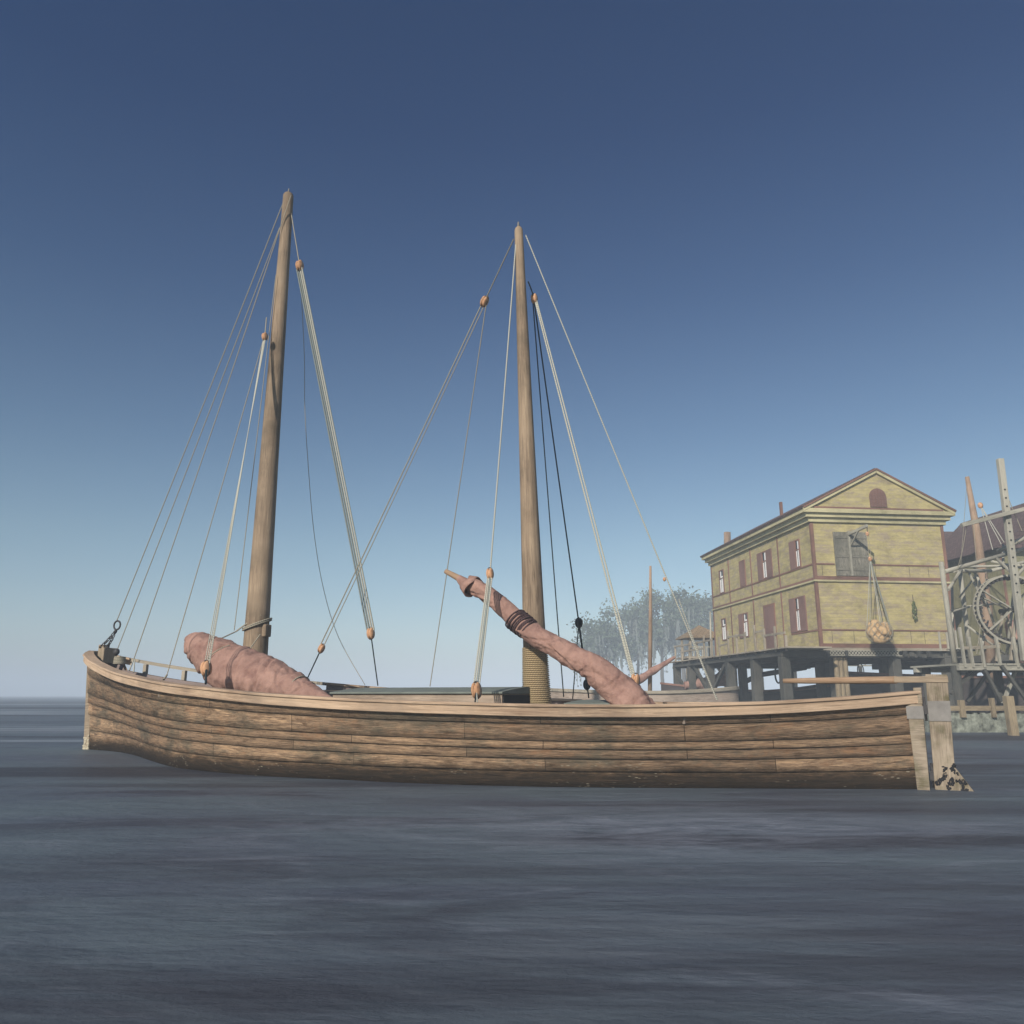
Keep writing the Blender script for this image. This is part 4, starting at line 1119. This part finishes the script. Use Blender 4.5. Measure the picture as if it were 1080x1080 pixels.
for a,b in (((18.783, 29.4, 9.546),(19.335, 29.4, 7.308)),((17.171, 29.2, 7.559),(17.048, 30, 5.95)),((19.33, 32, 6.147),(17.638, 30.5, 2.758))):
    MB().tube([g(a),(g(a)+g(b))/2+Vector((0,0,-.12)),g(b)],.014,5,False).build('rope',M['rope'],ga)
dk=empty('derrick_pole',(18.736, 29.4, 2.465),0,'tall silver-grey derrick pole with a crossbar and peg holes, right edge','pole')
g2=lambda p: Vector(p)-dk.location
MB().bar(g2((18.736, 29.4, 2.465)),g2((18.886, 29.4, 10.155)),.22,.2,(0,1,0)).build('pole_shaft',M['grey_pole'],dk,bevel=.02)
MB().bar(g2((16.947, 29.2, 7.485)),g2((19.845, 29.2, 8.221)),.16,.15).build('crossbar',M['grey_pole'],dk,bevel=.01)
mb=MB()
a_=g2((18.839, 29.4, 8.904)); b_=g2((18.748, 29.4, 4.965))
for k in range(13):
    p=a_.lerp(b_,k/12); mb.tube([p+Vector((0,-.125,0)),p+Vector((0,-.10,0))],.032,8)
mb.build('peg_hole',M['dark'],dk)

# winch wheel
wc=Vector((19.443, 30.9, 4.488)); wr=1.36
wh=empty('winch',tuple(wc),R(-4),'large wooden winch wheel with a cleated rim under the pole gantry','winch')
N=48
for yy in (-.16,.12):
    mb=MB()
    for i in range(N):
        a0=2*math.pi*i/N; a1=2*math.pi*(i+1)/N; u=Vector((0,yy,0)); k=Vector((0,.05,0))
        c0=Vector((math.cos(a0),0,math.sin(a0))); c1_=Vector((math.cos(a1),0,math.sin(a1)))
        mb.hexa([c0*(wr-.08)+u,c0*wr+u,c1_*wr+u,c1_*(wr-.08)+u,c0*(wr-.08)+u+k,c0*wr+u+k,c1_*wr+u+k,c1_*(wr-.08)+u+k])
    mb.build('rim',M['grey_pole'],wh)
mb=MB()
for i in range(44):
    a=2*math.pi*(i+.5)/44; c0=Vector((math.cos(a),0,math.sin(a))); mb.bar(c0*(wr-.20),c0*(wr-.03),.25,.085,(-c0.z,0,c0.x))
mb.build('cleats',M['iron'],wh)
for a in (147,221,39,-33):
    a=R(a)
    for yy in (-.12,.12):
        c0=Vector((math.cos(a),0,math.sin(a))); t=Vector((-c0.z,0,c0.x))
        MB().bar(Vector((0,yy,0)),c0*(wr-.1)+Vector((0,yy,0))+t*(.12 if yy>0 else -.05),.05,.08,(0,1,0)).build('spoke',M['grey_pole'],wh)
MB().tube([(0,-.5,0),(0,.75,0)],.11,12).build('axle',M['pile'],wh)
for sg in (-.42,.6):
    MB().bar((-.5,sg,-1.95),(0,sg,.05),.09,.1,(0,1,0)).build('bearing_leg',M['dock'],wh); MB().bar((.5,sg,-1.95),(0,sg+.002,.05),.09,.1,(0,1,0)).build('bearing_leg',M['dock'],wh)

# ------------------------------------------------------------------ brown-roofed building behind
s2=empty('storehouse',((25.515, 47, 3.574)[0]-3,47,0),HR,'weathered olive plank storehouse with a brown hipped roof behind the gantry','storehouse')
l2=lambda p: local(s2,p)
zb=3.3; ea=l2((26.753, 47, 8.959)).z; rt=l2((28.679, 50, 11.179)).z
mb=MB().box(-2,9.2,0,8,zb,ea); mb.build('wall',wood('olive_boards',(.27,.25,.14),(.15,.14,.075),(1.4,8),stain=(.09,.10,.05),stain_amt=.7),s2)
mb=MB(); E=[(-2.5,-.5,ea),(9.4,-.5,ea),(9.4,8.5,ea),(-2.5,8.5,ea),(1,4,rt+.7),(9.4,4,rt+.7)]
mb.v+=E
mb.face([0,1,5,4],[(0,0),(12,0),(12,5),(3,5)]); mb.face([2,3,4,5],[(0,0),(12,0),(9,5),(0,5)]); mb.face([3,0,4],[(0,0),(9,0),(4.5,4)]); mb.face([1,2,5],[(0,0),(9,0),(4.5,4)]); mb.face([0,3,2,1],[(0,0),(0,9),(12,9),(12,0)])
mb.build('roof',M['roof'],s2)
# nearer wing on the right
wx0=l2((25.86, 44, 3.426)).x
mb=MB().box(wx0,wx0+9,-5.5,-.002,zb,ea-.1); mb.build('wing_wall',bpy.data.materials['olive_boards'],s2)
mb=MB(); zz=ea-.1
E=[(wx0-.45,-6,zz),(wx0+9.4,-6,zz),(wx0+9.4,.6,zz),(wx0-.45,.6,zz),(wx0+4.4,-6,zz+3.4),(wx0+4.4,3,zz+3.4)]
mb.v+=E
mb.face([0,4,5,3],[(0,0),(0,6),(9,6),(9,0)]); mb.face([1,2,5,4],[(0,0),(9,0),(9,6),(0,6)]); mb.face([0,1,4],[(0,0),(9,0),(4,3)]); mb.face([3,5,2],[(0,0),(4,3),(9,0)]); mb.face([0,3,2,1],[(0,0),(0,6),(9,6),(9,0)])
mb.build('wing_roof',M['roof'],s2)
mb=MB()
for x in (-1.9,0.4,wx0-1.2): mb.box(x,x+.14,-.04,.0,zb,ea-.02)
for x in (wx0+.02,wx0+1.9,wx0+3.8): mb.box(x,x+.14,-5.54,-5.5,zb,ea-.12)
mb.box(-2,wx0,-.03,0,zb+1.6,zb+1.72)
mb.build('corner_trim',M['trim'],s2)
MB().box(wx0-1.6,wx0-.6,-.05,0,zb,zb+2.3).build('door',M['under'],s2)  # dark panel put in for the shaded interior of an open doorway
MB().box(wx0+.9,wx0+1.7,-5.55,-5.5,zb,zb+2.2).build('door',M['under'],s2)  # dark panel for the shaded interior, on the wing
mb=MB().box(3.2,9.4,-.6,8.2,zb-.35,zb-.001); mb.box(wx0-1.2,9.4,-6,-.601,zb-.35,zb-.001); mb.build('floor',M['pile'],s2)
for x in (4.5,7.5):
    for y in (-5.2,0,5): MB().box(x-.22,x+.22,y-.22,y+.22,-1,zb-.351).build('pile',M['pile'],s2)

# ------------------------------------------------------------------ far trees with hanging moss
def leafmat(name,c):
    t=NT(name); n=t.noise(t.coord('Object'),.35,3,.6)
    t.set(Base_Color=t.mix(t.ramp(n,[(.3,0.),(.7,1.)]),tuple(x*.55 for x in c),tuple(x*1.3 for x in c)),Roughness=.8)
    t.p.inputs['Specular IOR Level'].default_value=.2
    return t.m
LEAF=leafmat('tree_leaves',(.085,.115,.075)); MOSS=leafmat('hanging_moss',(.17,.19,.17))
def tree(x,y,h,rad,z_low,label,seed,nleaf=4300,dens=1.):
    r=random.Random(seed)
    t=empty('tree',(x,y,0),0,label,'tree','trees in the water far behind the boat')
    mb=MB(); clumps=[]
    top=h*.72
    tk=[(0,0,-1),(r.uniform(-.3,.3),0,h*.25),(r.uniform(-.6,.6),r.uniform(-.5,.5),h*.5),(r.uniform(-1,1),r.uniform(-.5,.5),top)]
    mb.tube(tk,[h*.022,h*.017,h*.013,h*.006],8)
    for k in range(11):
        a=r.uniform(0,2*math.pi); z0=r.uniform(h*.4,top); d=rad*r.uniform(.45,.98)
        z1=min(h*.97,max(z_low+h*.12,z0+r.uniform(-.05,.28)*h)); e=Vector((math.cos(a)*d,math.sin(a)*d*.8,z1))
        s=Vector((0,0,z0)); m=s.lerp(e,.5)+Vector((0,0,h*.05))
        mb.tube([s,m,e],[h*.008,h*.005,h*.002],5)
        clumps.append((e,rad*r.uniform(.22,.42))); clumps.append((m+Vector((r.uniform(-1,1),r.uniform(-1,1),r.uniform(0,1.5))),rad*r.uniform(.2,.34)))
    clumps.append((Vector((r.uniform(-1,1),0,h*.93)),rad*.3))
    mb.build('trunk',M['bark'],t)
    mb=MB()
    for i in range(nleaf):
        c,cr=clumps[r.randrange(len(clumps))]
        d=Vector((r.gauss(0,1),r.gauss(0,1),r.gauss(0,.75))); d=d.normalized()*cr*min(1.35,abs(r.gauss(.72,.3)))
        p=c+d; s=r.uniform(.19,.42)
        a=Vector((r.uniform(-1,1),r.uniform(-1,1),r.uniform(-1,1))).normalized(); b=a.cross(Vector((r.uniform(-1,1),r.uniform(-1,1),r.uniform(-1,1)))).normalized()
        n0=len(mb.v); mb.v+=[tuple(p-a*s),tuple(p+b*s*.6),tuple(p+a*s),tuple(p-b*s*.6)]
        mb.face([n0,n0+1,n0+2,n0+3],[(0,0)]*4)
    mb.build('crown',LEAF,t)
    mb=MB()
    for i in range(int(150*dens)):
        c,cr=clumps[r.randrange(len(clumps))]
        if c.z>h*.85: continue
        p=c+Vector((r.uniform(-1,1)*cr,r.uniform(-1,1)*cr,-cr*.3)); L=r.uniform(1.2,6.6)*(.6+.4*(r.random()>.6)); 
        L=min(L,p.z-z_low*.15); q=p.copy(); w0=r.uniform(.07,.2)
        for k in range(5):
            n0=len(mb.v); q2=q+Vector((r.uniform(-.06,.06),0,-L/5)); w1=w0*(1-(k+1)/5.6)
            w_0=w0*(1-k/5.6)
            mb.v+=[(q.x-w_0,q.y,q.z),(q.x+w_0,q.y,q.z),(q2.x+w1,q2.y+.02,q2.z),(q2.x-w1,q2.y+.02,q2.z)]
            mb.face([n0,n0+1,n0+2,n0+3],[(0,0)]*4); q=q2
            for _ in range(2):
                n0=len(mb.v); a=r.uniform(-.22,.22); mb.v+=[(q.x+a-.08,q.y,q.z+.15),(q.x+a+.08,q.y,q.z+.1),(q.x+a+.05,q.y+.1,q.z-.25),(q.x+a-.04,q.y+.1,q.z-.2)]
                mb.face([n0,n0+1,n0+2,n0+3],[(0,0)]*4)
    mb.build('hanging_moss',MOSS,t)
TR=[((18.319, 157, 1.25),(18.723, 157, 16.208),7.2,'leftmost and lowest of the hazy moss-hung trees behind the boat',1),
    ((25.414, 165, 1.25),(26.064, 165, 19.527),7.5,'hazy moss-hung tree between the lowest and the tallest of the group',2),
    ((29.871, 160, 1.25),(30.702, 160, 20.507),6.5,'hazy moss-hung tree standing just left of the tallest crown',3),
    ((32.243, 151, 1.25),(33.221, 151, 21.06),6.8,'tallest hazy moss-hung tree, right above the small shelter',4),
    ((39.318, 162, 1.25),(40.433, 162, 21.137),6.5,'hazy tree partly hidden by the left end of the yellow house',5)]
for b_,t_,rad,lab,sd_ in TR:
    tree(b_[0],b_[1],t_[2],rad,t_[2]*.45,lab,sd_)
